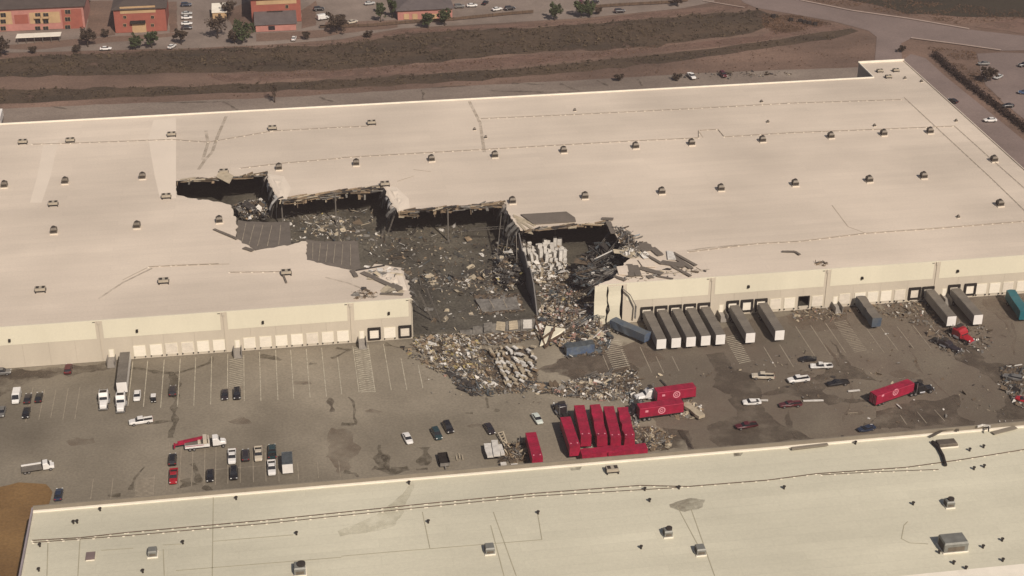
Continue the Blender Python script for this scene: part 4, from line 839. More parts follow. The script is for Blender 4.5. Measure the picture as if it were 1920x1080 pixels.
def vent(u, v, z, label, group, sc=1.0, cap=True):
    sc *= 1.15; p = U(u, v, z+.8*sc); o = thing('roof_vent', label, 'roof vent', (p.x, p.y, z+.002), group=group); o.scale = (sc, sc, sc); o.rotation_euler.z = R.uniform(-.06, .06)
    for k in ('curb', 'hood', 'louvre') + (('cap',) if cap else ()): link(k, VM[k], o)
ORD = ['first', 'second', 'third', 'fourth', 'fifth', 'sixth', 'seventh', 'eighth', 'ninth', 'tenth', 'eleventh', 'twelfth', 'thirteenth', 'fourteenth', 'fifteenth', 'sixteenth']
ORDS = ORD + ['seventeenth', 'eighteenth', 'nineteenth', 'twentieth'] + ['twenty '+k for k in ORD[:9]] + ['thirtieth']
def row(pts, name, group, sc=1.0):
    for i, (u, v) in enumerate(pts): vent(u, v, H, 'grey roof vent, %s from the left %s' % (ORD[i], name), group, sc)
row([(8, 346), (122, 339), (267, 330), (523, 313), (668, 305), (809, 297), (928, 290), (1057, 281), (1192, 273), (1297, 267), (1430, 261), (1558, 254), (1657, 249), (1744, 245), (1864, 298)], 'in the back vent row of the damaged roof', 'vents on the damaged roof')
row([(961, 376), (1097, 367), (1241, 358), (1352, 352), (1491, 343), (1630, 336), (1732, 329), (1875, 381)], 'in the vent row behind the fourth bay', 'vents on the damaged roof')
row([(101, 432), (257, 422), (411, 412)], 'in the short row left of the hole', 'vents on the damaged roof')
row([(1640, 235), (1697, 146), (1728, 152), (1793, 226), (1797, 406), (890, 242), (911, 257), (1078, 206), (1428, 190), (1440, 228)], 'among the small scattered vents on the damaged roof', 'small vents', .42)
# air conditioners on open stands
ST = {}
ST['stand'] = MB()
for x in (-1.3, 1.3):
    for y in (-.8, .8): ST['stand'].box(x-.14, x+.14, y-.14, y+.14, 0, .6)
ST['stand'] = ST['stand'].box(-1.5, 1.5, -1, 1, .6, .7).mesh('stand', M['ventdk'])
ST['casing'] = MB().box(-1.45, 1.35, -.9, .9, .702, 1.45).mesh('casing', M['aircon']); ST['grille'] = MB().box(-1.53, -1.451, -.7, .7, .75, 1.4).mesh('grille', M['ventdk'])
for i_, x_ in enumerate((.4, -1.2)): ST['fan%d' % i_] = MB().box(x_, x_+.8, -.6, .6, 1.452, 1.52).mesh('fan', M['ventdk'])
def acunit(u, v, z, label, sc=1.0, group='air conditioners on the damaged roof'):
    p = U(u, v, z+.7); o = thing('air_conditioner', label, 'air conditioner', (p.x, p.y, z+.002), group=group); o.scale = (sc,)*3
    for k in ('stand', 'casing', 'grille', 'fan0', 'fan1'): link(k.rstrip('01'), ST[k], o)
for i, (u, v) in enumerate(((43, 266), (132, 263), (322, 252), (511, 240), (697, 230))): acunit(u, v, H, 'pale air conditioner on a dark stand, %s from the left near the back roof edge' % ORD[i])
for u, v, lb in ((100, 382, 'pale air conditioner between the back vents and the short vent row'), (312, 368, 'pale air conditioner just left of the first bay of the hole'), (76, 543, 'pale air conditioner near the dock wall at the frame edge'), (307, 527, 'pale air conditioner near the dock wall, middle one'), (537, 511, 'pale air conditioner with a fallen dark bar beside the hole'), (420, 322, 'bent dark air conditioner at the lip of the first bay'), (1650, 132, 'pale air conditioner on the raised corner roof, hollow one'), (1680, 131, 'pale air conditioner on the raised corner roof by its outer edge'), (1666, 143, 'dark air conditioner on the raised corner roof'), (722, 345, 'pale air conditioner at the lip of the second bay'), (1148, 881, 'small air conditioner near the far edge of the near roof')): acunit(u, v, HN if v > 800 else H, lb, .8 if u > 1600 else 1.0)
a, b = U(530, 513, H+.3), U(537, 530, H+.3); tag(MB().beam(a, b, .5, .35).build('fallen_bar', M['deckbrown']), 'short dark bar fallen beside a rooftop air conditioner', 'debris')
# near roof units
def bigunit(u, v, sx, sy, sz, label, fan=False, m='unit'):
    p = U(u, v, HN+sz/2); o = thing('rooftop_unit', label, 'rooftop unit', (p.x, p.y, HN+.002), group='units on the near roof')
    MB().box(-sx/2-.15, sx/2+.15, -sy/2-.15, sy/2+.15, 0, .25).build('curb', M['flash'], o)
    MB().loft([[(-sx/2, -sy/2, .251), (sx/2, -sy/2, .251), (sx/2, sy/2, .251), (-sx/2, sy/2, .251)], [(-sx/2, -sy/2, sz*.85), (sx/2, -sy/2, sz*.85), (sx/2, sy/2, sz*.85), (-sx/2, sy/2, sz*.85)], [(-sx/2+.15, -sy/2+.25, sz), (sx/2-.15, -sy/2+.25, sz), (sx/2-.15, sy/2-.1, sz), (-sx/2+.15, sy/2-.1, sz)]]).build('casing', M[m], o)
    MB().box(-sx/2-.06, -sx/2-.002, -sy*.35, sy*.35, .4, sz*.8).build('louvre', M['ventdk'], o); MB().box(-sx*.35, sx*.35, -sy/2-.05, -sy/2-.002, .5, sz*.6).build('access_panel', M['vent'], o)
    if fan: MB().tube((sx*.15, 0, sz+.01), (sx*.15, 0, sz+.45), min(sx, sy)*.38, 14).build('fan_shroud', M['ventdk'], o)
    return o
bigunit(286, 1035, 1.9, 2.0, 1.6, 'grey rooftop unit beside the brown hatch on the near roof')
bigunit(562, 1066, 2.4, 2.6, 2.0, 'grey rooftop unit with round fan at the bottom of the frame', True)
bigunit(918, 1029, 2.0, 2.2, 1.7, 'grey rooftop unit in the middle of the near roof'); bigunit(1252, 998, 1.8, 1.9, 1.7, 'grey rooftop unit with a dark shadowed side below the dirt stain', True)
bigunit(1313, 1031, 2.0, 2.2, 1.7, 'grey rooftop unit at the end of two seams'); bigunit(1780, 943, 1.9, 1.9, 1.7, 'grey rooftop unit with fan above the big cabinet', True)
bigunit(1787, 1018, 5.4, 3.6, 2.6, 'big greenish grey rooftop cabinet on the near roof'); bigunit(1775, 831, 4.6, 2.4, 1.0, 'flat grey rooftop unit by the parapet beside a bent black duct', m='vent')
p = U(170, 1045, HN); o = thing('roof_hatch', 'small brown roof hatch on the near roof', 'hatch', (p.x, p.y, HN+.002)); MB().box(-.9, .9, -1.2, 1.2, 0, .3).build('curb', M['flash'], o); MB().box(-.95, .95, -1.3, 1.3, .301, .5).build('lid', mat('hatch_brown', (.20, .15, .14), .7), o)
q = [U(a, b, HN+.5) for a, b in ((1748, 828), (1760, 840), (1768, 855), (1773, 872))]; mb = MB()
for a, b in zip(q, q[1:]): mb.tube(a, b, .42, 8)
tag(mb.build('bent_duct', M['seal']), 'bent black duct lying on the near roof', 'duct')
a, b = U(1484, 841, HN+.6), U(1552, 833, HN+.6); tag(MB().beam(a, b, .9, .3).build('metal_strip', M['parapet']), 'long grey metal strip lying along the near parapet', 'debris')
q = [U(a, b, HN+.9) for a, b in ((1746, 818), (1768, 806), (1795, 802), (1795, 808))]; mb = MB()
for a, b in zip(q, q[1:]): mb.beam(a, b, .8, .12)
tag(mb.build('peeled_flashing', M['vent']), 'peeled strip of metal flashing curling off the near parapet', 'debris')
q = [U(a, b, HN+.5) for a, b in ((1862, 812), (1885, 806), (1905, 801))]; mb = MB()
for a, b in zip(q, q[1:]): mb.beam(a, b, 1.3, .15)
tag(mb.build('torn_membrane', M['parapet']), 'dark torn roofing membrane along the near parapet at the frame edge', 'debris')
SV = MB().tube((0, 0, 0), (0, 0, .7), .22, 8).tube((0, 0, .7), (0, 0, .85), .38, 8).mesh('pipe_vent', M['ventdk'])
for i, (u, v) in enumerate(sorted(((138, 982), (145, 981), (75, 1025), (73, 1071), (343, 1020), (188, 958), (443, 937), (556, 1003), (767, 908), (803, 981), (1009, 964), (1218, 941), (1209, 920), (1202, 1029), (1273, 917), (1470, 917), (1712, 947), (1788, 1058), (1761, 1038), (1879, 1015), (1811, 1068), (1844, 840), (1818, 846), (1826, 881), (1845, 877), (1604, 833), (1579, 823), (1880, 1053), (1843, 1028), (268, 1074)))):
    p = U(u, v, HN); o = link('pipe_vent', SV); o.location = (p.x, p.y, HN); tag(o, 'small dark pipe vent, %s from the left on the near roof' % ORDS[i], 'vent', 'small pipe vents on the near roof')
for i, (u, v, a) in enumerate(((1838, 800, .3), (1850, 800, -.5), (1853, 806, 1.2))):
    p = U(u, v, HN+1.3); q = MB(); q.T = Matrix.Translation(p) @ Matrix.Rotation(a, 4, 'Z'); q.box(-.9, .9, -.12, .12, 0, .5).box(.7, .9, -.5, .5, 0, .12); tag(q.build('torn_bracket', M['d_white' if i < 2 else 'seal']), ['white torn bracket sticking up from the near parapet, left one', 'white torn bracket sticking up from the near parapet, right one', 'black torn bracket by the white ones on the near parapet'][i], 'debris')
# gas pipes on blocks across the roofs
def pipe(pts, z, label, r=.10, m='pipe', blocks=True, group=None):
    q = [U(a, b, z+.22) for a, b in pts]; o = thing('gas_pipe', label, 'pipe', (q[0].x, q[0].y, z), group=group); off = -Vector((q[0].x, q[0].y, z)); mb = MB(); bl = MB(); n = 0
    for a, b in zip(q, q[1:]):
        mb.tube(a+off, b+off, r, 6); L = (b-a).length; k = 0
        while k < L:
            p = a.lerp(b, k/L)+off; bl.box(p.x-.25, p.x+.25, p.y-.12, p.y+.12, .003, .13); k += 3.2
    mb.build('run', M[m], o)
    if blocks: bl.build('support_block', M['flash'], o, kind='stuff')
pipe([(640, 295), (760, 288), (900, 280), (1040, 272), (1180, 264), (1310, 258), (1310, 244), (1346, 242), (1358, 256), (1490, 248), (1620, 243), (1790, 236)], H, 'thin dashed pipe running beside the back vent row', .10)
pipe([(900, 222), (1060, 215), (1300, 203), (1480, 193), (1693, 186)], H, 'thin pipe near the back edge of the damaged roof', .09)
pipe([(60, 270), (132, 268), (322, 261), (390, 266), (511, 245), (640, 238), (690, 236)], H, 'thin pipe linking the back air conditioners', .09)
pipe([(450, 315), (523, 306), (640, 296)], H, 'thin pipe left of the dashed pipe', .09)
pipe([(1695, 182), (1752, 235), (1860, 335), (1925, 398)], H, 'thin pipe running along the warehouse side edge, inner one', .07); pipe([(1790, 236), (1850, 290), (1925, 356)], H, 'thin pipe running along the warehouse side edge, outer one', .07)
pipe([(1290, 472), (1420, 456), (1500, 452), (1622, 437), (1750, 428), (1925, 414)], H, 'thin dark pipe near the dock edge right of the torn roof', .12)
pipe([(278, 500), (330, 497), (410, 494)], H, 'thin pipe near the dock edge left of the torn roof', .1); pipe([(430, 510), (530, 509)], H, 'short thin pipe beside the lowest air conditioner', .1)
pipe([(60, 1013), (150, 1008), (240, 998), (500, 975), (800, 944), (1000, 925), (1200, 910), (1290, 912), (1440, 900), (1530, 888), (1700, 876), (1800, 862), (1925, 842)], HN, 'long dark pipe crossing the near roof, farther one', .10, 'rust')
pipe([(62, 1017), (250, 1003), (500, 981), (800, 950), (1000, 930), (1270, 914)], HN, 'long dark pipe crossing the near roof, nearer one', .08, 'rust'); pipe([(1540, 890), (1650, 884), (1760, 880)], HN, 'short dark pipe at the bare end of the near roof', .07, 'rust')

# ------------------------------------------------------------------ rubble
def inpoly(x, y, P_):
    c = False
    for i in range(len(P_)):
        (x1, y1), (x2, y2) = P_[i], P_[(i+1) % len(P_)]
        if (y1 > y) != (y2 > y) and x < (x2-x1)*(y-y1)/(y2-y1)+x1: c = not c
    return c
def piece(mb, p, rr, kind, s, mi, flatness=.35, ang=None):
    T = Matrix.Translation(p) @ Matrix.Rotation(rr.uniform(0, math.tau) if ang is None else math.radians(ang)+rr.gauss(0, .35), 4, 'Z') @ Matrix.Rotation(rr.gauss(0, flatness), 4, 'X') @ Matrix.Rotation(rr.gauss(0, flatness), 4, 'Y')
    if kind == 'board': l = rr.uniform(1.2, 4.0)*s; mb.box(-l/2, l/2, -.09*s, .09*s, -.05*s, .05*s, mi, T)
    elif kind == 'chunk':
        a, b, c = (rr.uniform(.25, .7)*s for _ in range(3)); mb.box(-a, a, -b, b, -c*.6, c*.6, mi, T)
    elif kind == 'truss':
        l = rr.uniform(4, 9)*s; q = MB(); n = int(l/.8); q.box(-l/2, l/2, -.06, .06, .3, .42, mi).box(-l/2, l/2, -.06, .06, -.42, -.3, mi)
        for k in range(n): x = -l/2+k*l/n; q.beam((x, 0, -.36), (x+l/n/2, 0, .36), .06, .06, mi).beam((x+l/n/2, 0, .36), (x+l/n, 0, -.36), .06, .06, mi)
        T = T @ Matrix.Rotation(rr.choice((0, 1.3)), 4, 'X'); mb.add([T @ Vector(c) for c in q.v], q.f, mi)
    elif kind == 'panel': a, b = rr.uniform(.5, 1.5)*s, rr.uniform(.3, .9)*s; mb.box(-a, a, -b, b, -.03, .03, mi, T)
    else:                                               # crumpled sheet
        a, b = rr.uniform(.5, 1.4)*s, rr.uniform(.4, 1.0)*s
        vs = [T @ Vector(((i/2-.5)*2*a, (j/2-.5)*2*b, rr.uniform(-.35, .35)*s)) for j in range(3) for i in range(3)]
        mb.add(vs, [(j*3+i, j*3+i+1, j*3+i+4, j*3+i+3) for j in range(2) for i in range(2)], mi)
def rubble(name, label, poly, n, wts, z0=0.0, h=1.0, s=1.0, seed=0, kinds=(3, 2, 2, 3), core=.55, flatness=.4, cat='rubble', ang=None, truss=0):
    """loose wreckage spread through a heap that is highest inside its outline"""
    rr = random.Random(seed); us = [p[0] for p in poly]; vs_ = [p[1] for p in poly]; mb = MB(); cu, cv = sum(us)/len(us), sum(vs_)/len(vs_); k = 0
    while k < n:
        u, v = rr.uniform(min(us), max(us)), rr.uniform(min(vs_), max(vs_))
        if not inpoly(u, v, poly): continue
        k += 1; d = max(abs(u-cu)/(max(us)-min(us))*2, abs(v-cv)/(max(vs_)-min(vs_))*2); hh = h*max(.12, 1-d*d)*(.55+.6*noise.noise(Vector((u*.07, v*.12, seed))))
        p = U(u, v, z0); p.z = z0+.08+rr.random()**1.4*max(hh, .1)
        kk = rr.choices(('board', 'chunk', 'panel', 'sheet'), kinds)[0]; big_ = rr.random() < .12 and kk != 'chunk'
        piece(mb, p, rr, kk, s*(rr.uniform(1.4, 2.7) if big_ else rr.uniform(.4, 1.1)), rr.choices(range(9), wts)[0], flatness, ang)
    for _ in range(truss):
        while True:
            u, v = rr.uniform(min(us), max(us)), rr.uniform(min(vs_), max(vs_))
            if inpoly(u, v, poly): break
        p = U(u, v, z0); p.z = z0+.3+rr.random()*h*.7; piece(mb, p, rr, 'truss', max(s, .7), rr.choice((2, 3, 6, 8)), .18, ang)
    if core and h > .45 and z0 < 2:                       # the packed mass under the loose pieces
        NU, NV = 34, 22; ok = {}
        for j in range(NV+1):
            for i in range(NU+1):
                u, v = min(us)+(max(us)-min(us))*i/NU, min(vs_)+(max(vs_)-min(vs_))*j/NV
                d = max(abs(u-cu)/(max(us)-min(us))*2, abs(v-cv)/(max(vs_)-min(vs_))*2); hh = core*h*max(.05, 1-d*d)*(.6+.9*noise.noise(Vector((u*.11, v*.19, seed)))+rr.uniform(-.15, .15))
                if inpoly(u, v, poly): p = U(u, v, z0); ok[(i, j)] = (p.x, p.y, z0+max(.02, hh))
        for (i, j) in list(ok):
            if all(k in ok for k in ((i+1, j), (i, j+1), (i+1, j+1))): mb.add([ok[(i, j)], ok[(i, j+1)], ok[(i+1, j+1)], ok[(i+1, j)]], [(0, 1, 2, 3)], rr.choices((8, 2, 3), (6, 1, 1.5))[0])
    o = mb.build(name, PALM); tag(o, label, cat, kind='stuff'); return o
RB = rubble
mixed = P(white=1.5, cream=3, grey=4, dark=3, tan=3, yellow=.8, steel=1.5, pink=.3, mud=5)
RB('rubble', 'spilled rubble with yellow insulation fanning into the dock yard', [(775, 630), (800, 612), (860, 612), (880, 640), (908, 655), (918, 690), (926, 728), (902, 735), (875, 716), (852, 698), (800, 668), (775, 652)], 2600, P(white=5.5, cream=6, grey=3.5, dark=1.8, tan=4, yellow=2.0, steel=1.5, mud=1.6), 0, 1.5, .5, 1, (4, 1.2, 2, 2), ang=-62, truss=16)
RB('rubble', 'tongue of rubble tapering across the stalls', [(752, 652), (790, 660), (850, 690), (870, 710), (830, 705), (770, 672)], 240, mixed, 0, .4, .45, 2, ang=-40)
RB('rubble', 'dark wet rubble edge at the tip of the spill', [(840, 690), (870, 705), (915, 728), (930, 740), (880, 740), (850, 720)], 420, P(dark=4, steel=5, grey=3, white=.6, mud=2), 0, .9, .6, 3, (5, .6, 2, 2), ang=-35)
RB('rubble', 'band of splintered rubble before the red trailers', [(985, 722), (1040, 722), (1120, 703), (1190, 695), (1202, 722), (1180, 752), (1120, 752), (1060, 745), (1000, 735)], 1700, P(white=4, cream=4, grey=4, dark=2.2, tan=2.5, yellow=.2, steel=2, pink=.3, mud=3.5), 0, 1.0, .48, 4, (5, 1, 2, 2), truss=14)
RB('rubble', 'rubble under the slanting carton rows', [(905, 658), (985, 650), (1005, 680), (1010, 720), (985, 738), (930, 738)], 800, P(white=.4, cream=1.2, grey=4, dark=5, tan=2.5, steel=1.5, mud=5), 0, .5, .45, 31, (5, 1, 2, 2), ang=-62)
RB('rubble', 'rubble wedged between red cluster and crosswise trailers', [(1180, 735), (1200, 740), (1200, 790), (1190, 800), (1182, 770)], 220, P(white=1.5, grey=3, dark=3, steel=3), 0, 1.4, .6, 5)
RB('rubble', 'yellowish rubble right of the red cluster', [(1185, 800), (1225, 800), (1262, 818), (1255, 842), (1210, 846), (1190, 835)], 330, P(white=1, cream=3, grey=2, dark=2, tan=3, yellow=.8, mud=4), 0, .6, .45, 6, (4, 1, 2, 2))
RB('rubble', 'rubble under the fronts of the red trailers', [(1080, 822), (1190, 818), (1192, 834), (1090, 838)], 330, P(white=1.5, grey=4, dark=5, steel=3), 0, 1.2, .6, 7)
RB('rubble', 'splinters beside the crosswise red trailers', [(1255, 765), (1290, 752), (1322, 762), (1318, 785), (1270, 785)], 160, P(white=2, cream=4, tan=2, grey=2), 0, .4, .5, 8, (5, .5, 2, 1))
RB('rubble', 'tall mound of broken goods spilling from the breach', [(985, 530), (1030, 520), (1095, 525), (1112, 560), (1130, 610), (1135, 640), (1080, 655), (1030, 645), (1000, 610)], 4200, P(white=6, cream=4.5, grey=4, dark=3, tan=3, yellow=.2, steel=2.5, pink=2.6, mud=2), .2, 4.5, .52, 9, (4, 2.4, 2.4, 2.4), truss=22)
RB('rubble', 'blue grey twisted metal around the crushed blue truck', [(1050, 635), (1120, 615), (1150, 630), (1135, 665), (1060, 670)], 420, P(steel=5, grey=3, dark=3, white=1, mud=1), 0, 1.2, .6, 10, (5, .6, 2, 3))
RB('rubble', 'debris strewn over the floor of the second bay', [(525, 405), (560, 395), (640, 390), (705, 395), (718, 440), (700, 460), (620, 465), (545, 455)], 430, P(white=3.5, cream=3, grey=4, dark=4, tan=1, steel=2, mud=3, yellow=.2), 1.16, .4, .5, 11, (5, 1, 2, 2), 0)
RB('rubble', 'pale heap of goods at the centre of the second bay', [(565, 412), (600, 402), (650, 408), (668, 432), (630, 445), (580, 440)], 200, P(white=4, cream=3, grey=3, dark=2), 1.16, .6, .5, 32, (4, 1, 2, 2), 0)
RB('rubble', 'debris strewn over the floor of the third bay', [(690, 455), (720, 430), (800, 420), (905, 425), (920, 480), (940, 520), (960, 545), (900, 560), (800, 540), (690, 500)], 800, P(white=3, cream=2.6, grey=4, dark=5, tan=1.5, steel=1, mud=4), 1.16, .35, .48, 12, (5, 1, 2, 2), 0, truss=8)
RB('rubble', 'line of wreckage across the open floor before the dock', [(790, 515), (860, 518), (960, 505), (985, 532), (960, 545), (880, 542), (800, 530)], 420, P(white=3, cream=3, grey=3, dark=3, tan=2, mud=4, pink=.3), 1.16, .6, .5, 13, (5, 1, 2, 2), 0)
RB('rubble', 'hanging tangle of wreckage between the second and first bays', [(438, 384), (490, 376), (508, 388), (505, 410), (455, 412)], 420, P(white=2.4, cream=2, grey=4, dark=5, tan=2, steel=2, mud=2), 4.0, 4.0, .62, 14, (5, 1, 2, 3))
RB('rubble', 'tangle of torn roofing hanging between the third and fourth bays', [(948, 395), (985, 425), (980, 470), (985, 520), (960, 545), (930, 525), (925, 480), (945, 440)], 800, P(white=2.4, cream=2.4, grey=4, dark=6, tan=1, steel=2, yellow=.3), 3.0, 6.0, .65, 15, (6, .6, 2, 3), truss=14)
RB('rubble', 'dark snarl of joists and decking sloping into the fourth bay', [(1085, 500), (1120, 470), (1155, 455), (1195, 470), (1180, 500), (1150, 530), (1120, 540), (1075, 530)], 1100, P(dark=6, grey=4, steel=4, white=.8, mud=1), 5.0, 6.0, 1.0, 16, (7, .6, 2, 3), truss=22)
RB('rubble', 'bristling tangle of torn joists on the roof above the fourth bay', [(1150, 425), (1165, 428), (1195, 455), (1205, 466), (1180, 470), (1160, 455)], 420, P(dark=4, grey=4, steel=2, white=.8, mud=3, tan=1), H-.4, 2.2, .75, 17, (7, .3, 1, 2), flatness=.8)
RB('rubble', 'white torn membrane scraps beside the bristling tangle', [(1160, 462), (1180, 465), (1215, 478), (1200, 484), (1165, 476)], 70, P(white=6, cream=3, grey=1), H, .6, .9, 18, (0, 0, 2, 5))
RB('rubble', 'torn membrane folds at the roof corner left of the breach', [(680, 500), (745, 505), (758, 548), (720, 545), (690, 515)], 50, P(white=5, cream=3, grey=2, dark=1), H, .4, 1.1, 19, (1, 0, 2, 5), flatness=.12)
RB('rubble', 'rubble strip along the foot of the far dock doors', [(1478, 583), (1560, 575), (1600, 582), (1570, 600), (1490, 604)], 300, P(white=.8, cream=2, grey=2, tan=4, mud=6, pink=.3), 0, .35, .36, 20)
RB('rubble', 'rubble strip between the lone blue trailer and the dock trailers', [(1628, 572), (1715, 558), (1745, 580), (1765, 615), (1720, 610), (1650, 590)], 420, P(white=1.2, cream=2, grey=3, tan=3, mud=6, pink=.4, dark=1), 0, .3, .36, 21)
RB('rubble', 'rubble round the smashed red tractor', [(1740, 620), (1830, 600), (1870, 630), (1850, 660), (1780, 668), (1745, 650)], 260, P(white=1.2, grey=4, dark=3, mud=5, pink=.5), 0, .4, .42, 22)
RB('rubble', 'wreckage heap at the frame edge in the yard', [(1875, 690), (1930, 680), (1935, 770), (1900, 760), (1880, 720)], 260, P(white=1, grey=4, dark=4, mud=4, steel=2), 0, .9, .6, 23)
RB('rubble', 'litter scattered across the far yard', [(1480, 620), (1900, 600), (1910, 790), (1650, 800), (1420, 720)], 330, P(white=1.5, cream=3, grey=3, dark=2, mud=5), 0, .12, .28, 24)
RB('rubble', 'litter scattered across the yard before the spill', [(760, 660), (1060, 740), (1250, 700), (1500, 660), (1480, 690), (1200, 730), (1000, 760), (800, 740)], 160, P(white=2, cream=3, grey=3, dark=2, mud=4), 0, .12, .28, 25)
RB('rubble', 'brown twiggy heap beside the lone red trailer', [(955, 835), (985, 828), (992, 862), (965, 868), (950, 862)], 420, P(tan=4, mud=4, dark=3, grey=2, cream=1.5), 0, 1.4, .5, 26, (7, 0, 1, 1), flatness=.7, ang=-80)
RB('rubble', 'thin dark scrap beside the white panels', [(930, 840), (945, 838), (955, 866), (935, 868)], 110, P(mud=4, dark=3, grey=2), 0, .8, .5, 27, (6, 0, 1, 1))
RB('rubble', 'dirty scraps along the torn roof edge above the dock', [(1150, 522), (1200, 510), (1300, 500), (1330, 512), (1200, 528)], 90, P(grey=3, mud=3, dark=2, cream=3), H, .2, .4, 28, flatness=.1)
RB('rubble', 'stacked broken goods on the floor of the fourth bay', [(985, 495), (1060, 492), (1090, 520), (1080, 530), (1000, 532)], 520, P(white=4, cream=4, grey=4, tan=2, mud=3, dark=2), 1.16, 2.0, .6, 29)
RB('rubble', 'scraps on the lane behind the damaged roof', [(1270, 140), (1300, 135), (1480, 132), (1490, 142), (1290, 150)], 120, P(grey=3, mud=4, cream=1, dark=3), -.2, .25, .42, 30)
RB('rubble', 'rubble heaped against the broken dock wall stubs', [(862, 630), (900, 628), (1000, 618), (1004, 636), (940, 648), (880, 648)], 380, P(white=2, cream=3, grey=4, dark=3, tan=3, yellow=1.2, mud=3), 0, .7, .5, 33, (5, 1, 2, 2))
RB('rubble', 'scraps over the slumped grey deck before the dock', [(885, 552), (975, 548), (985, 585), (900, 592)], 130, P(white=1.5, cream=2, grey=4, dark=4, mud=3), 1.3, 1.0, .5, 34, (5, 1, 2, 2))
RB('rubble', 'brown tangle at the roof corner left of the breach', [(658, 548), (680, 542), (708, 548), (700, 560), (668, 562)], 110, P(tan=3, mud=4, grey=2, dark=1), H, .4, .42, 35, (6, 0, 1, 1), 0)
RB('rubble', 'small brown tangle on the dock edge of the far roof', [(1528, 494), (1545, 490), (1558, 496), (1540, 500)], 45, P(tan=3, mud=4, grey=2, dark=1), H, .5, .4, 36, (6, 0, 1, 1), 0)
RB('rubble', 'pale crumpled goods slumped over the pallet stacks', [(985, 462), (1052, 456), (1066, 500), (1075, 525), (1000, 530), (986, 500)], 560, P(white=6, cream=4, grey=2, tan=1, dark=.6), 1.6, 2.4, .6, 37, (4, 1, 2, 4), flatness=.6)
RB('rubble', 'pale scraps scattered over the bare front floor', [(770, 520), (960, 545), (990, 600), (800, 606)], 170, P(white=4, cream=3, grey=3, dark=2, mud=2), 1.16, .2, .38, 38, (4, 1, 3, 2), 0)
# cartons spilled in slanting rows
CT = [MB().box(-.55, .55, -.4, .4, 0, .5).box(-.56, .56, -.06, .06, .501, .512).mesh('carton', M[k]) for k in ('d_white', 'd_cream', 'd_white', 'd_tan')]
for r_ in range(8):
    n = 17-r_
    for k in range(n):
        u = 916+r_*12+k*2.6+R.gauss(0, .7)+2*math.sin(r_*2.1+k*.3); v = 656+k*4.3+R.gauss(0, 1.0)-r_*.4
        if u > 1004 or R.random() < .08+.2*(noise.noise(Vector((r_*.9, k*.35, 2))) > .2): continue
        p = U(u, v, .6); o = link('carton', CT[R.choices((0, 1, 3), (5, 3, 1.0))[0]]); o.location = (p.x, p.y, R.uniform(.6, 1.0)); o.rotation_euler = (R.gauss(0, .12), R.gauss(0, .12), math.radians(-58)+R.gauss(0, .3)); o.scale = (R.uniform(1.1, 1.8), R.uniform(.6, 1.05), R.uniform(.7, 1.3))
        tag(o, 'pale carton spilled in slanting rows on the yard rubble', 'carton', 'cartons spilled in slanting rows')
# wrapped pallet stacks in the fourth bay
PS = {h_: (MB().box(-.6, .6, -.5, .5, .15, h_).mesh('wrapped_load', M['d_white']), MB().box(-.62, .62, -.52, .52, 0, .14).mesh('pallet_base', M['d_tan'])) for h_ in (3.0, 4.2, 5.4, 6.4)}
p0 = U(1025, 520, 1.2)
for i in range(9):
    for j in range(7):
        if (i > 6 and j < 2) or R.random() < .14: continue
        h_ = R.choice((3.0, 4.2, 5.4, 6.4)) if j > 1 else R.choice((3.0, 4.2))
        o = thing('pallet_stack', 'tall wrapped pale pallet stack packed on the floor of the fourth bay', 'pallets', (71.8+i*1.42+R.uniform(-.1, .1), 32+j*2.6+R.uniform(-.5, .5), 1.16), R.uniform(-.3, .3), 'wrapped pallet stacks in the fourth bay'); o.rotation_euler = (R.gauss(0, .12), R.gauss(0, .09), R.uniform(-.4, .4)); o.scale = (R.uniform(.6, 1.1), R.uniform(.9, 1.8), R.uniform(.34, .6)+.05*j)
        link('wrapped_load', PS[h_][0], o); link('pallet_base', PS[h_][1], o)
# single pieces that can be told apart
GS = 'torn roof strips around the hole'
def strip(u0, v0, u1, v1, wd, z=H+.2, m='deckbrown', label='torn dark roof strip lying on the roof beside the hole', th=.2, name='roof_strip', group=GS):
    a, b = U(u0, v0, z), U(u1, v1, z+.15); n = Vector((-(b-a).y, (b-a).x, 0)).normalized()*wd/2; mb = MB(); N = 5; up = Vector((0, 0, th)); vs = []
    for k in range(N+1):
        c = a.lerp(b, k/N)+Vector((0, 0, .18*noise.noise(Vector((u0+k, v0, 0))))); w_ = n*(1+.35*noise.noise(Vector((k*1.3, u0, v0)))); vs += [c-w_, c+w_, c+w_+up, c-w_+up]
    fs = [(k*4+i, k*4+(i+1) % 4, k*4+4+(i+1) % 4, k*4+4+i) for k in range(N) for i in range(4)]+[(3, 2, 1, 0), (N*4, N*4+1, N*4+2, N*4+3)]
    o = mb.add(vs, fs).build(name, M[m]); tag(o, label, 'debris', group); return o
for a in ((1201, 456, 1216, 470, 4.0), (1222, 465, 1239, 479, 2.2), (1262, 474, 1305, 498, 1.0), (1262, 481, 1296, 503, 1.6), (1260, 499, 1295, 518, 1.0), (1240, 492, 1284, 498, 2.6), (1215, 480, 1241, 495, 1.0), (1199, 502, 1242, 514, 1.8), (1180, 496, 1184, 518, 1.8), (1191, 498, 1197, 517, 1.8), (1152, 518, 1173, 526, 1.1), (1214, 521, 1223, 518, 1.6), (1231, 518, 1262, 523, .6), (1185, 468, 1200, 470, 3), (1128, 410, 1150, 411, 1.4), (1140, 416, 1150, 438, 1.6), (401, 430, 445, 448, .9), (679, 511, 751, 544, 1.6), (713, 551, 756, 552, .9), (660, 507, 668, 519, 1.4), (457, 465, 475, 470, 1.4), (735, 532, 753, 540, .9)): strip(*a)
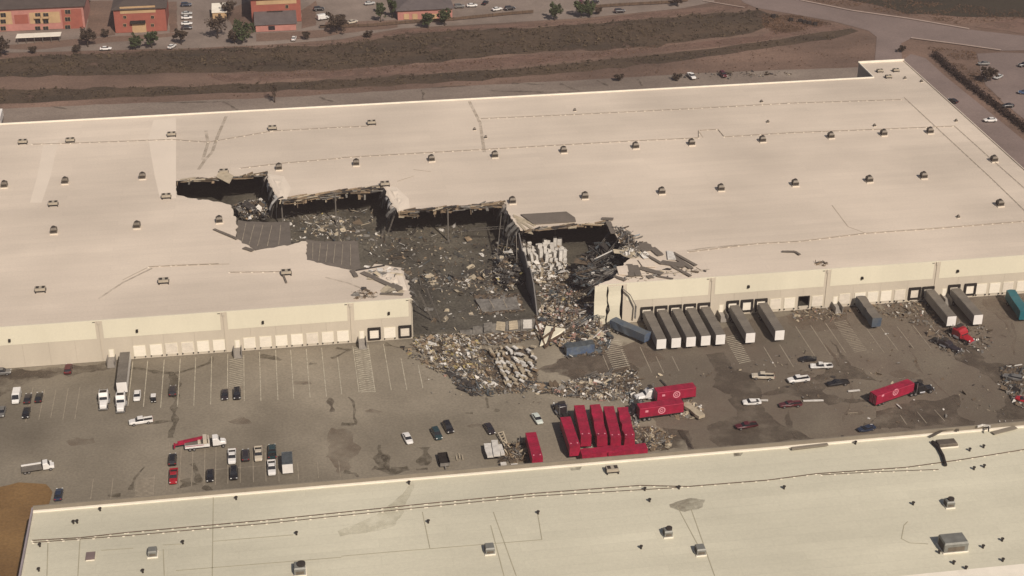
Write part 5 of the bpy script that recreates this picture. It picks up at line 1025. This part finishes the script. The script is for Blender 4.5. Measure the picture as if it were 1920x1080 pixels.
for pts, m, lb in (([(976, 402), (1062, 397), (1078, 408), (1080, 415), (1000, 420)], 'deckbrown', 'big brown slab of flipped roof deck lying behind the fourth bay'), ([(1250, 470), (1262, 472), (1268, 487), (1252, 486)], 'd_white', 'pale torn sheet standing among the dark roof strips'), ([(1156, 500), (1176, 498), (1180, 516), (1160, 514)], 'roof', 'pale flap of roof membrane among the torn strips, nearest the dock'), ([(1196, 487), (1225, 490), (1230, 500), (1205, 500)], 'roof', 'pale flap of roof membrane in the middle of the torn strips')):
    tag(MB().prism([(q.x, q.y) for q in (U(a, b, H+.4) for a, b in pts)], H+.25, H+.5).build('roof_slab', M[m]), lb, 'debris')
for pts, lb in (([(430, 345, 12.2), (438, 330, 13.2), (414, 316, 13.6), (405, 332, 12.8)], 'curled flap of roofing at the lip of the first bay'), ([(985, 412, 13.0), (1000, 440, 11), (968, 432, 10.5), (962, 402, 13.0)], 'pale splayed insulation flap beside the fourth bay')):
    q = [U(*a) for a in pts]; up = Vector((0, 0, .12)); tag(MB().add([*q, *[x+up for x in q]], [(3, 2, 1, 0), (4, 5, 6, 7), (0, 1, 5, 4), (1, 2, 6, 5), (2, 3, 7, 6), (3, 0, 4, 7)]).build('roof_flap', M['d_cream']), lb, 'debris')
for i, (u0, v0, u1, v1) in enumerate(((968, 412, 996, 428), (970, 416, 985, 432), (972, 408, 1003, 424))): strip(u0, v0, u1, v1, .9, 12.4, 'd_cream', 'pale strip of insulation splayed at the corner of the fourth bay', group='splayed insulation strips')
# fallen pale wall panel with dark steel beams on it
q = [U(*a) for a in ((1012, 650, .4), (1024, 612, 2.2), (1060, 618, 2.8), (1036, 640, 1.0))]; up = Vector((0, 0, .25))
tag(MB().add([*q, *[x+up for x in q]], [(3, 2, 1, 0), (4, 5, 6, 7), (0, 1, 5, 4), (1, 2, 6, 5), (2, 3, 7, 6), (3, 0, 4, 7)]).build('fallen_wall_panel', M['wallhi']), 'pale fallen wall panel leaning at the foot of the rubble mound', 'wall panel')
for i, (a, b) in enumerate((((1004, 600, 3.0), (1023, 652, .5)), ((1040, 612, 3.6), (1025, 650, .9)), ((1018, 634, 2.0), (1040, 618, 3.2)), ((1030, 640, 2.0), (1055, 626, 3.0)))): tag(MB().beam(U(*a), U(*b), .45, .45).build('steel_beam', M['rust']), ['dark steel beam leaning at the edge of the fallen panel', 'dark steel beam crossing the middle of the fallen panel', 'thin dark beam across the top of the fallen panel', 'thin dark beam across the foot of the fallen panel'][i], 'beam')
for u0, v0, u1, v1, lb in ((1506, 752, 1544, 751, 'long white beam lying right of the dark red pickup'), (1590, 734, 1612, 732, 'short white pole lying in the open yard'), (1415, 751, 1440, 751, 'white plank beside the flattened white car'), (1681, 758, 1690, 766, 'small bent white rod below the emblem trailer')): strip(u0, v0, u1, v1, .7 if u0 != 1681 else .3, .15, 'd_white', lb, .15, 'beam', None)
for a in ((1466, 472, 1490, 472), (1490, 472, 1500, 478)): strip(*a, .8, label='bent dark strip lying alone on the far roof' if a[0] < 1470 else 'short bent end of the dark strip alone on the far roof', group=None)
strip(1284, 760, 1316, 784, 2.0, .5, 'd_cream', 'pale broken utility pole section before the crosswise trailers', .8, 'broken_pole', None)
strip(1275, 806, 1298, 842, 1.3, .1, 'wet', 'dark strip of membrane lying in the yard right of the rubble', .06, 'membrane_strip', None)
strip(1238, 712, 1250, 724, .5, .1, 'd_dark', 'dark torn strip in the yard behind the crosswise trailers', .06, 'membrane_strip', None)
for i, (u0, v0, u1, v1, wd, z) in enumerate(((914, 834, 920, 858, 1.9, 1.2), (927, 828, 932, 856, 1.6, 1.6), (937, 836, 943, 854, 1.0, 1.2), (922, 850, 930, 856, 1.2, .5))): strip(u0, v0, u1, v1, wd, z, 'd_white', ['white panel at the outer end of the white stack', 'tallest white panel of the white stack', 'narrow white panel beside the ladder shaped frame', 'short white panel joining the white stack'][i], .5, 'white_slab', 'white panels stacked in the yard')
p = U(944, 872, .6); tag(MB().box(p.x-.7, p.x+.7, p.y-.6, p.y+.6, 0, 1.1).box(p.x-.72, p.x+.72, p.y-.05, p.y+.05, 1.101, 1.13).build('white_box', M['d_white']), 'small white box below the white panels by the near roof', 'box')
strip(958, 872, 970, 871, .9, .1, 'd_white', 'thin white sheet lying beside the small white box', .1, 'white_sheet', None)
a0, a1, b0, b1 = U(934, 812, 1.2), U(947, 838, .4), U(943, 809, 1.2), U(951, 832, .4); mb = MB().beam(a0, a1, .3, .3).beam(b0, b1, .3, .3)
for k in range(6): t = k/5; mb.beam(a0.lerp(a1, t), b0.lerp(b1, t), .18, .18)
tag(mb.build('ladder_frame', M['d_cream']), 'pale ladder shaped steel frame leaning by the white panels', 'frame')
for i, (u, v) in enumerate(((855, 858), (860, 854), (866, 857))): strip(u, v-4, u+2, v+5, .25, .1, 'd_cream', 'thin pale stick lying right of the black dump trailer', .12, 'stick', 'thin sticks right of the dump trailer')
a, b = U(1140, 585, .2), U(1144, 560, 9); c_ = W(1178, 540); mb = MB()
q = [Vector((W(1166, 541).x, -.9, 11.6)), Vector((W(1180, 553).x, -1.1, 9.5)), Vector((W(1190, 575).x, -1.3, 6)), Vector((W(1188, 600).x, -1.5, 2.0))]
for a, b in zip(q, q[1:]): mb.beam(a, b, .5, .18)
tag(mb.build('peeled_downspout', M['d_grey']), 'peeled grey strip hanging down the cracked wall panels', 'debris')

# ------------------------------------------------------------------ apartments
def aparts(name, label, u0, u1, vb, Hh, depth, roof='shingle', wallm='brick', z=-.2, hip=3.0, ov=.8):
    a, b = U(u0, vb, z), U(u1, vb, z); y = a.y; x0, x1 = a.x, b.x
    o = thing(name, label, 'building', ((x0+x1)/2, y, z)); L = (x1-x0)/2
    MB().box(-L, L, 0, depth, 0, Hh).build('wall', M[wallm], o)
    r_ = MB().add([(-L-ov, -ov, Hh), (L+ov, -ov, Hh), (L+ov, depth+ov, Hh), (-L-ov, depth+ov, Hh), (-L+depth*.35, depth*.5, Hh+hip), (L-depth*.35, depth*.5, Hh+hip), (-L-ov, -ov, Hh-.25), (L+ov, -ov, Hh-.25), (L+ov, depth+ov, Hh-.25), (-L-ov, depth+ov, Hh-.25)], [(0, 1, 5, 4), (1, 2, 5), (2, 3, 4, 5), (3, 0, 4), (6, 7, 1, 0), (7, 8, 2, 1), (8, 9, 3, 2), (9, 6, 0, 3), (9, 8, 7, 6)]).build('roof', M[roof], o)
    return o, x0, x1, y, L
def wface(o, u0, v0, u1, v1, y, m, name, d=.12, z=-.2):
    a, b = W(u0, v0, y), W(u1, v1, y); c = o.location
    return MB().box(a.x-c.x, b.x-c.x, -d, -.004, b.z-c.z, a.z-c.z).build(name, M[m], o)
def win(o, u, v, y, wd=1.6, h=1.3):
    a = W(u, v, y); c = o.location; x, zz = a.x-c.x, a.z-c.z
    f = MB().box(x-wd/2-.12, x+wd/2+.12, -.2, -.13, zz-h/2-.12, zz+h/2+.12).build('window', M['stucco'], o); MB().box(x-wd/2, x-.03, -.24, -.201, zz-h/2, zz+h/2).build('pane', M['glass'], f); MB().box(x+.03, x+wd/2, -.24, -.201, zz-h/2, zz+h/2).build('pane', M['glass'], f)
A, x0, x1, y, L = aparts('apartment_block', 'long red and tan apartment block at the upper corner behind the carport', -40, 158, 61, 10.0, 26, 'shingle', 'brick2')
wface(A, -38, 24, 24, 45, y, 'stucco', 'stucco_panel', .10); wface(A, 54, 24, 114, 42, y, 'stucco', 'stucco_panel', .10); wface(A, 26, 28, 54, 44, y, 'brick', 'brick_panel', .08); wface(A, 114, 18, 157, 58, y, 'brick', 'brick_panel', .08)
for u in (6, 71, 86, 127):
    for v in (28, 40, 53): win(A, u, v-(6 if u == 127 else 0)+(u == 127)*(v-28)*.15, y, 2.2, 1.8)
for u in (70, 86): wface(A, u-6, 31, u+6, 33, y, 'stucco', 'balcony', 1.3)
B, x0, x1, y, L = aparts('apartment_block', 'red brick apartment block with a tan garage front left of the parking row', 217, 313, 62, 10.5, 24, 'shingle', 'brick')
wface(B, 224, 13, 292, 23, y, 'stucco', 'stucco_panel', .10); wface(B, 247, 44, 275, 60, y, 'stucco', 'garage_door', .14); wface(B, 244, 39, 273, 42, y, 'seal', 'awning', 1.4)
for u in (234, 286):
    for v in (32, 47): win(B, u, v, y, 1.2, 1.2)
C_, x0, x1, y, L = aparts('apartment_block', 'red brick apartment block with a pink lean-to right of the bare tree', 473, 566, 44, 11, 24, 'shingle', 'brick')
wface(C_, 480, 2, 556, 6, y, 'stucco', 'stucco_panel', .10); wface(C_, 500, 21, 530, 24, y, 'seal', 'awning', 1.2); win(C_, 538, 12, y, 1.2, 1.4)
c = C_.location; a, b = U(480, 60, -.2), U(556, 60, -.2)
MB().box(a.x-c.x, b.x-c.x, a.y-c.y, -.6, 0, 3.2).build('lean_to_wall', M['brick2'], C_)
MB().add([(a.x-c.x-.5, a.y-c.y-.5, 3.21), (b.x-c.x+.5, a.y-c.y-.5, 3.21), (b.x-c.x+.5, -.02, 5.2), (a.x-c.x-.5, -.02, 5.2), (a.x-c.x-.5, a.y-c.y-.5, 3.0), (b.x-c.x+.5, a.y-c.y-.5, 3.0), (b.x-c.x+.5, -.02, 5.0), (a.x-c.x-.5, -.02, 5.0)], [(0, 1, 2, 3), (7, 6, 5, 4), (0, 4, 5, 1), (1, 5, 6, 2), (3, 7, 4, 0)]).build('lean_to_roof', M['shingle2'], C_)
q = W(509, 48, a.y); MB().box(q.x-c.x-1.4, q.x-c.x+1.4, a.y-c.y-.1, a.y-c.y-.004, .6, 2.4).build('window', M['glass'], C_)
Dp, x0, x1, y, L = aparts('pavilion', 'low pink building under a broad grey roof at the upper frame edge', 746, 850, 38, 4.6, 30, 'shingle2', 'brick2', hip=3.5)
for u in (762, 778, 796, 814, 832): wface(Dp, u-5, 26, u+5, 36-(u-746)*.01, y, 'stucco', 'wall_bay', .3)
p = U(74, 76, 0); a, b = U(32, 78, 0), U(116, 72, 0); o = thing('carport', 'long flat white roofed carport before the red and tan block', 'carport', (p.x, p.y, -.2)); L = (b.x-a.x)/2
MB().box(-L, L, -2.6, 2.6, 2.5, 2.75).build('roof', M['flash'], o)
for k in range(6):
    for s in (-1, 1): MB().box(-L+.6+k*(2*L-1.2)/5-.1, -L+.6+k*(2*L-1.2)/5+.1, s*2.2-.1, s*2.2+.1, 0, 2.5).build('post', M['steel'], o)
p = U(412, 34, 0); o = thing('shed', 'small white roofed shed beside a bare tree in the apartments', 'shed', (p.x, p.y, -.2)); MB().box(-3, 3, 0, 9, 0, 3).build('wall', M['stucco'], o); MB().add([(-3.3, -.4, 3.01), (3.3, -.4, 3.01), (3.3, 9.4, 4.2), (-3.3, 9.4, 4.2), (-3.3, -.4, 2.8), (3.3, -.4, 2.8), (3.3, 9.4, 3.9), (-3.3, 9.4, 3.9)], [(0, 1, 2, 3), (7, 6, 5, 4), (0, 4, 5, 1), (1, 5, 6, 2), (2, 6, 7, 3), (3, 7, 4, 0)]).build('roof', M['flash'], o)
MB().box(-.6, .6, -.08, -.004, 0, 2.1).build('door', M['seal'], o)
for i, (pts, lb) in enumerate((([(600, 52), (690, 50), (760, 44), (850, 38), (960, 27), (1000, 24)], 'low dark fence along the dirt bank below the pavilion'), ([(1090, 16), (1180, 10), (1260, 6), (1290, 2)], 'low dark fence at the upper frame edge by the dirt lot'))):
    q = [U(a, b, 0) for a, b in pts]; o = thing('fence', lb, 'fence', (q[0].x, q[0].y, -.2)); off = Vector((q[0].x, q[0].y, 0))
    for a, b in zip(q, q[1:]):
        n = max(1, int((b-a).length/4))
        for k in range(n):
            c0, c1 = a.lerp(b, k/n)-off, a.lerp(b, (k+1)/n)-off; MB().box(c0.x-.08, c0.x+.08, c0.y-.08, c0.y+.08, 0, 1.7).build('post', M['bark'], o); MB().beam((c0.x, c0.y, .85), (c1.x, c1.y, .85), .06, 1.3).build('panel', M['rust'], o)

# ------------------------------------------------------------------ trees, scrub, grass
def tree(u, v, hgt, rad, label, m='leafg', n=260, bare=False, z=-.3, leaf=.62):
    n = n if bare else int(n*2.2); rad *= .86; hgt *= .92; leaf *= .9
    p = U(u, v, z); o = thing('tree', label, 'tree', (p.x, p.y, z), group=None); rr = random.Random(int(u*7+v)); t = MB()
    t.tube((0, 0, 0), (rr.uniform(-.2, .2), 0, hgt*.45), .28*hgt/8, 7, .16*hgt/8); tips = []
    for k in range(9):
        an = k*2.4; b0 = Vector((0, 0, hgt*rr.uniform(.25, .5))); b1 = Vector((math.cos(an)*rad*rr.uniform(.4, .8), math.sin(an)*rad*rr.uniform(.4, .8), hgt*rr.uniform(.55, .95)))
        t.tube(b0, b1, .10*hgt/8, 5, .03); tips.append(b1)
        for _ in range(3 if bare else 1):
            b2 = b1+Vector((rr.uniform(-1, 1), rr.uniform(-1, 1), rr.uniform(-.2, 1)))*rad*.4; t.tube(b0.lerp(b1, .6), b2, .05, 4, .015); tips.append(b2)
    t.build('trunk', M['bark'], o); c = MB()
    cl = [(Vector((rr.gauss(0, .42)*rad, rr.gauss(0, .42)*rad, hgt*rr.uniform(.35, .95))), rad*rr.uniform(.22, .42)) for _ in range(14)]+[(q, rad*.25) for q in tips]
    for _ in range(n):
        q, r0 = rr.choice(cl); d = Vector((rr.gauss(0, 1), rr.gauss(0, 1), rr.gauss(0, 1))).normalized()*r0*rr.random()**.4; pp = q+d; s = leaf*rr.uniform(.5, 1.3)
        a = Vector((rr.gauss(0, 1), rr.gauss(0, 1), rr.gauss(0, .6))).normalized()*s; b = a.cross(Vector((rr.gauss(0, 1), rr.gauss(0, 1), rr.gauss(0, 1))).normalized()); c.add([pp-a, pp-b*.6, pp+a, pp+b*.6], [(0, 1, 2, 3)])
    c.build('crown', M[m], o)
for a in ((165, 88, 8, 4.2, 'round brown leaved tree below the carport', 'leafb', 420), (255, 93, 6, 3.0, 'green tree at the scrub edge, left of a twin pair', 'leafg', 380), (285, 90, 7.5, 3.4, 'green tree at the scrub edge, right of a twin pair', 'leafg', 420), (340, 84, 6.5, 2.9, 'dark olive tree at the foot of the apartment parking row', 'leafb', 380), (455, 80, 8.5, 5.0, 'broad bright green tree left of the pink lean-to', 'leafg', 700), (440, 82, 6, 3.4, 'dark tree tucked against the broad green tree', 'leafb', 320), (408, 72, 10, 5.4, 'big bare brown tree between the parking row and the green tree', 'leafb', 330), (430, 34, 8, 3.6, 'brownish tree beside the white shed', 'leafb', 300), (632, 62, 8, 6.0, 'wide brown tree on the bank left of the evergreens', 'leafb', 520), (803, 53, 7, 3.4, 'dark green tree before the pavilion, left of the pair', 'leafg', 440), (834, 48, 7.5, 3.8, 'dark green tree before the pavilion, right of the pair', 'leafg', 480), (1040, 38, 7.5, 3.6, 'lone dark tree on the dirt above the scrub', 'leafg', 440), (1090, 33, 7, 4.2, 'green tree on the dirt with a twin beside it', 'leafg', 480), (1106, 31, 6, 3.0, 'smaller green twin of the tree on the dirt', 'leafg', 320), (1122, 27, 3, 1.6, 'tiny dark bush beside the twin trees on the dirt', 'leafb', 160), (2, 106, 8, 4.0, 'brown tree cut by the frame edge at the scrub', 'leafb', 380), (714, 41, 7, 2.4, 'narrow dark evergreen left of the pavilion, nearer one', 'leafg', 300), (736, 34, 9, 2.6, 'narrow dark evergreen touching the pavilion', 'leafg', 320), (712, 24, 5, 2.2, 'small dark evergreen left of the pavilion, farther one', 'leafg', 260), (62, 100, 3.0, 1.8, 'small dark shrub below the carport', 'leafb', 160), (144, 98, 3.0, 1.8, 'small dark shrub left of the round brown tree', 'leafb', 160), (198, 70, 3.4, 1.8, 'small brown tree between the two red blocks', 'leafb', 180), (1850, 153, 6, 3.6, 'dark leafed tree alone in the lot beyond the hedge', 'leafb', 420), (515, 192, 8, 2.6, 'thin bare tree behind the back roof edge', 'leafb', 90, True), (1160, 152, 2.6, 2.2, 'low bare shrub behind the back roof edge', 'leafb', 160), (1268, 151, 2.4, 2.2, 'dark shrub beside the white pickup behind the roof', 'leafb', 120), (574, 74, 3.4, 1.8, 'small dark shrub right of the white car on the verge', 'leafb', 160), (1270, 12, 7, 3.4, 'bare brown tree at the upper frame edge above the scrub', 'leafb', 260), (160, 18, 9, 4.6, 'brown tree between the two red blocks at the upper frame edge', 'leafb', 300), (690, 70, 2.4, 2.2, 'low shrub on the dirt bank', 'leafb', 120), (1690, 98, 2.6, 1.6, 'scrubby bush near the raised corner roof', 'leafb', 120)):
    tree(*a)
def leafy(mb, p, r0, h_, n, rr, s):
    for _ in range(n):
        d = Vector((rr.gauss(0, .5)*r0, rr.gauss(0, .5)*r0, rr.random()*h_)); a = Vector((rr.gauss(0, 1), rr.gauss(0, 1), rr.gauss(0, .8))).normalized()*s*rr.uniform(.6, 1.3); b = a.cross(Vector((rr.gauss(0, 1), rr.gauss(0, 1), rr.gauss(0, 1))).normalized()); c = p+d; mb.add([c-a, c-b*.6, c+a, c+b*.6], [(0, 1, 2, 3)])
mb = MB(); rr = random.Random(3); q = [U(a, b, -.3) for a, b in ((1752, 104), (1775, 126), (1800, 148), (1830, 172), (1862, 196), (1895, 222), (1925, 246), (1990, 300))]; q0 = q[0].copy()
for a, b in zip(q, q[1:]):
    n = int((b-a).length/.8)
    for k in range(n): leafy(mb, a.lerp(b, k/n)-q0, 1.7, 1.9, 34, rr, .45)
h_ = mb.build('hedge', mat('hedge_leaves', (.036, .020, .014), .85, .3, .6)); h_.location = q0; tag(h_, 'dark hedge running between the side lane and the lot', 'hedge')
def scatter_scrub(name, label, polys, n, m, s, h_, cat, seed, leaves=6):
    rr = random.Random(seed); mb = MB()
    for poly in polys:
        us = [p[0] for p in poly]; vs_ = [p[1] for p in poly]; k = 0; nn = n
        while k < nn:
            u, v = rr.uniform(min(us), max(us)), rr.uniform(min(vs_), max(vs_)); k += 1
            if not inpoly(u, v, poly): continue
            if noise.noise(Vector((u*.02, v*.09, seed)))+rr.uniform(-.3, .3) < -.12: continue
            leafy(mb, U(u, v, -.33), s*1.6, h_*rr.uniform(.4, 1.3), leaves, rr, s*rr.uniform(.5, 1.2))
    o = mb.build(name, M[m]); tag(o, label, cat, kind='stuff')
scatter_scrub('scrub', 'dark dry brush filling the drainage channel', [[(-20, 110), (0, 108), (300, 95), (640, 82), (760, 62), (900, 55), (1100, 45), (1300, 26), (1420, 18), (1470, 30), (1410, 62), (1280, 78), (1200, 88), (1000, 97), (850, 112), (640, 128), (300, 138), (0, 143), (-20, 146)]], 9000, 'brush', .5, .9, 'scrub', 1)
scatter_scrub('scrub', 'dark brush strip along the far bank of the lane', [[(-20, 170), (0, 168), (200, 163), (420, 158), (640, 148), (800, 138), (960, 128), (1120, 112), (1280, 95), (1420, 80), (1520, 62), (1600, 52), (1610, 58), (1560, 72), (1400, 93), (1280, 112), (1120, 130), (900, 148), (640, 164), (420, 173), (200, 183), (0, 194), (-20, 196)]], 9000, 'brush', .42, .7, 'scrub', 2)
scatter_scrub('grass', 'dry tawny grass on the bank and the field corner', [[(-20, 200), (400, 180), (700, 165), (1000, 148), (1300, 112), (1560, 75), (1630, 62), (1640, 118), (1480, 128), (1280, 136), (900, 157), (640, 173), (300, 189), (-20, 203)], [(1720, 84), (1830, 98), (1836, 130), (1850, 165), (1880, 190), (1800, 140), (1760, 100)], [(380, 140), (850, 115), (1280, 81), (1420, 77), (960, 124), (420, 152)], [(1480, 0), (1700, 0), (1920, 20), (1920, 36), (1800, 46), (1600, 14)], [(1430, 26), (1500, 30), (1560, 45), (1500, 60), (1430, 66)]], 5000, 'grass', .28, .5, 'grass', 3, 4)
for i, (u, v) in enumerate(((1483, 40), (1500, 42), (1508, 44), (1517, 46), (1528, 48), (1450, 33))):
    p = U(u, v, -.3); tag(MB().box(p.x-.9, p.x+.9, p.y-.5, p.y+.5, -.3, 1.2).box(p.x-.7, p.x+.7, p.y-.7, p.y-.5, -.3, .5).build('culvert_block', M['seal']), 'dark culvert block in the row beside the road bend', 'block', 'culvert blocks beside the road')

# ------------------------------------------------------------------ the warm haze in the air
hz = MB().box(-4300, 4300, -1100, 5300, -1.6, 236).build('haze', None); hz['kind'] = 'stuff'; hz['label'] = 'thin warm haze in the air over the whole scene'; hz['category'] = 'haze'
hm = bpy.data.materials.new('haze_air'); hm.use_nodes = True; hm.node_tree.nodes.clear()
pv = hm.node_tree.nodes.new('ShaderNodeVolumePrincipled'); pv.inputs['Color'].default_value = (1.0, .84, .82, 1); pv.inputs['Density'].default_value = .0001; pv.inputs['Anisotropy'].default_value = .0
mo = hm.node_tree.nodes.new('ShaderNodeOutputMaterial'); hm.node_tree.links.new(pv.outputs[0], mo.inputs['Volume']); hz.data.materials.clear(); hz.data.materials.append(hm)
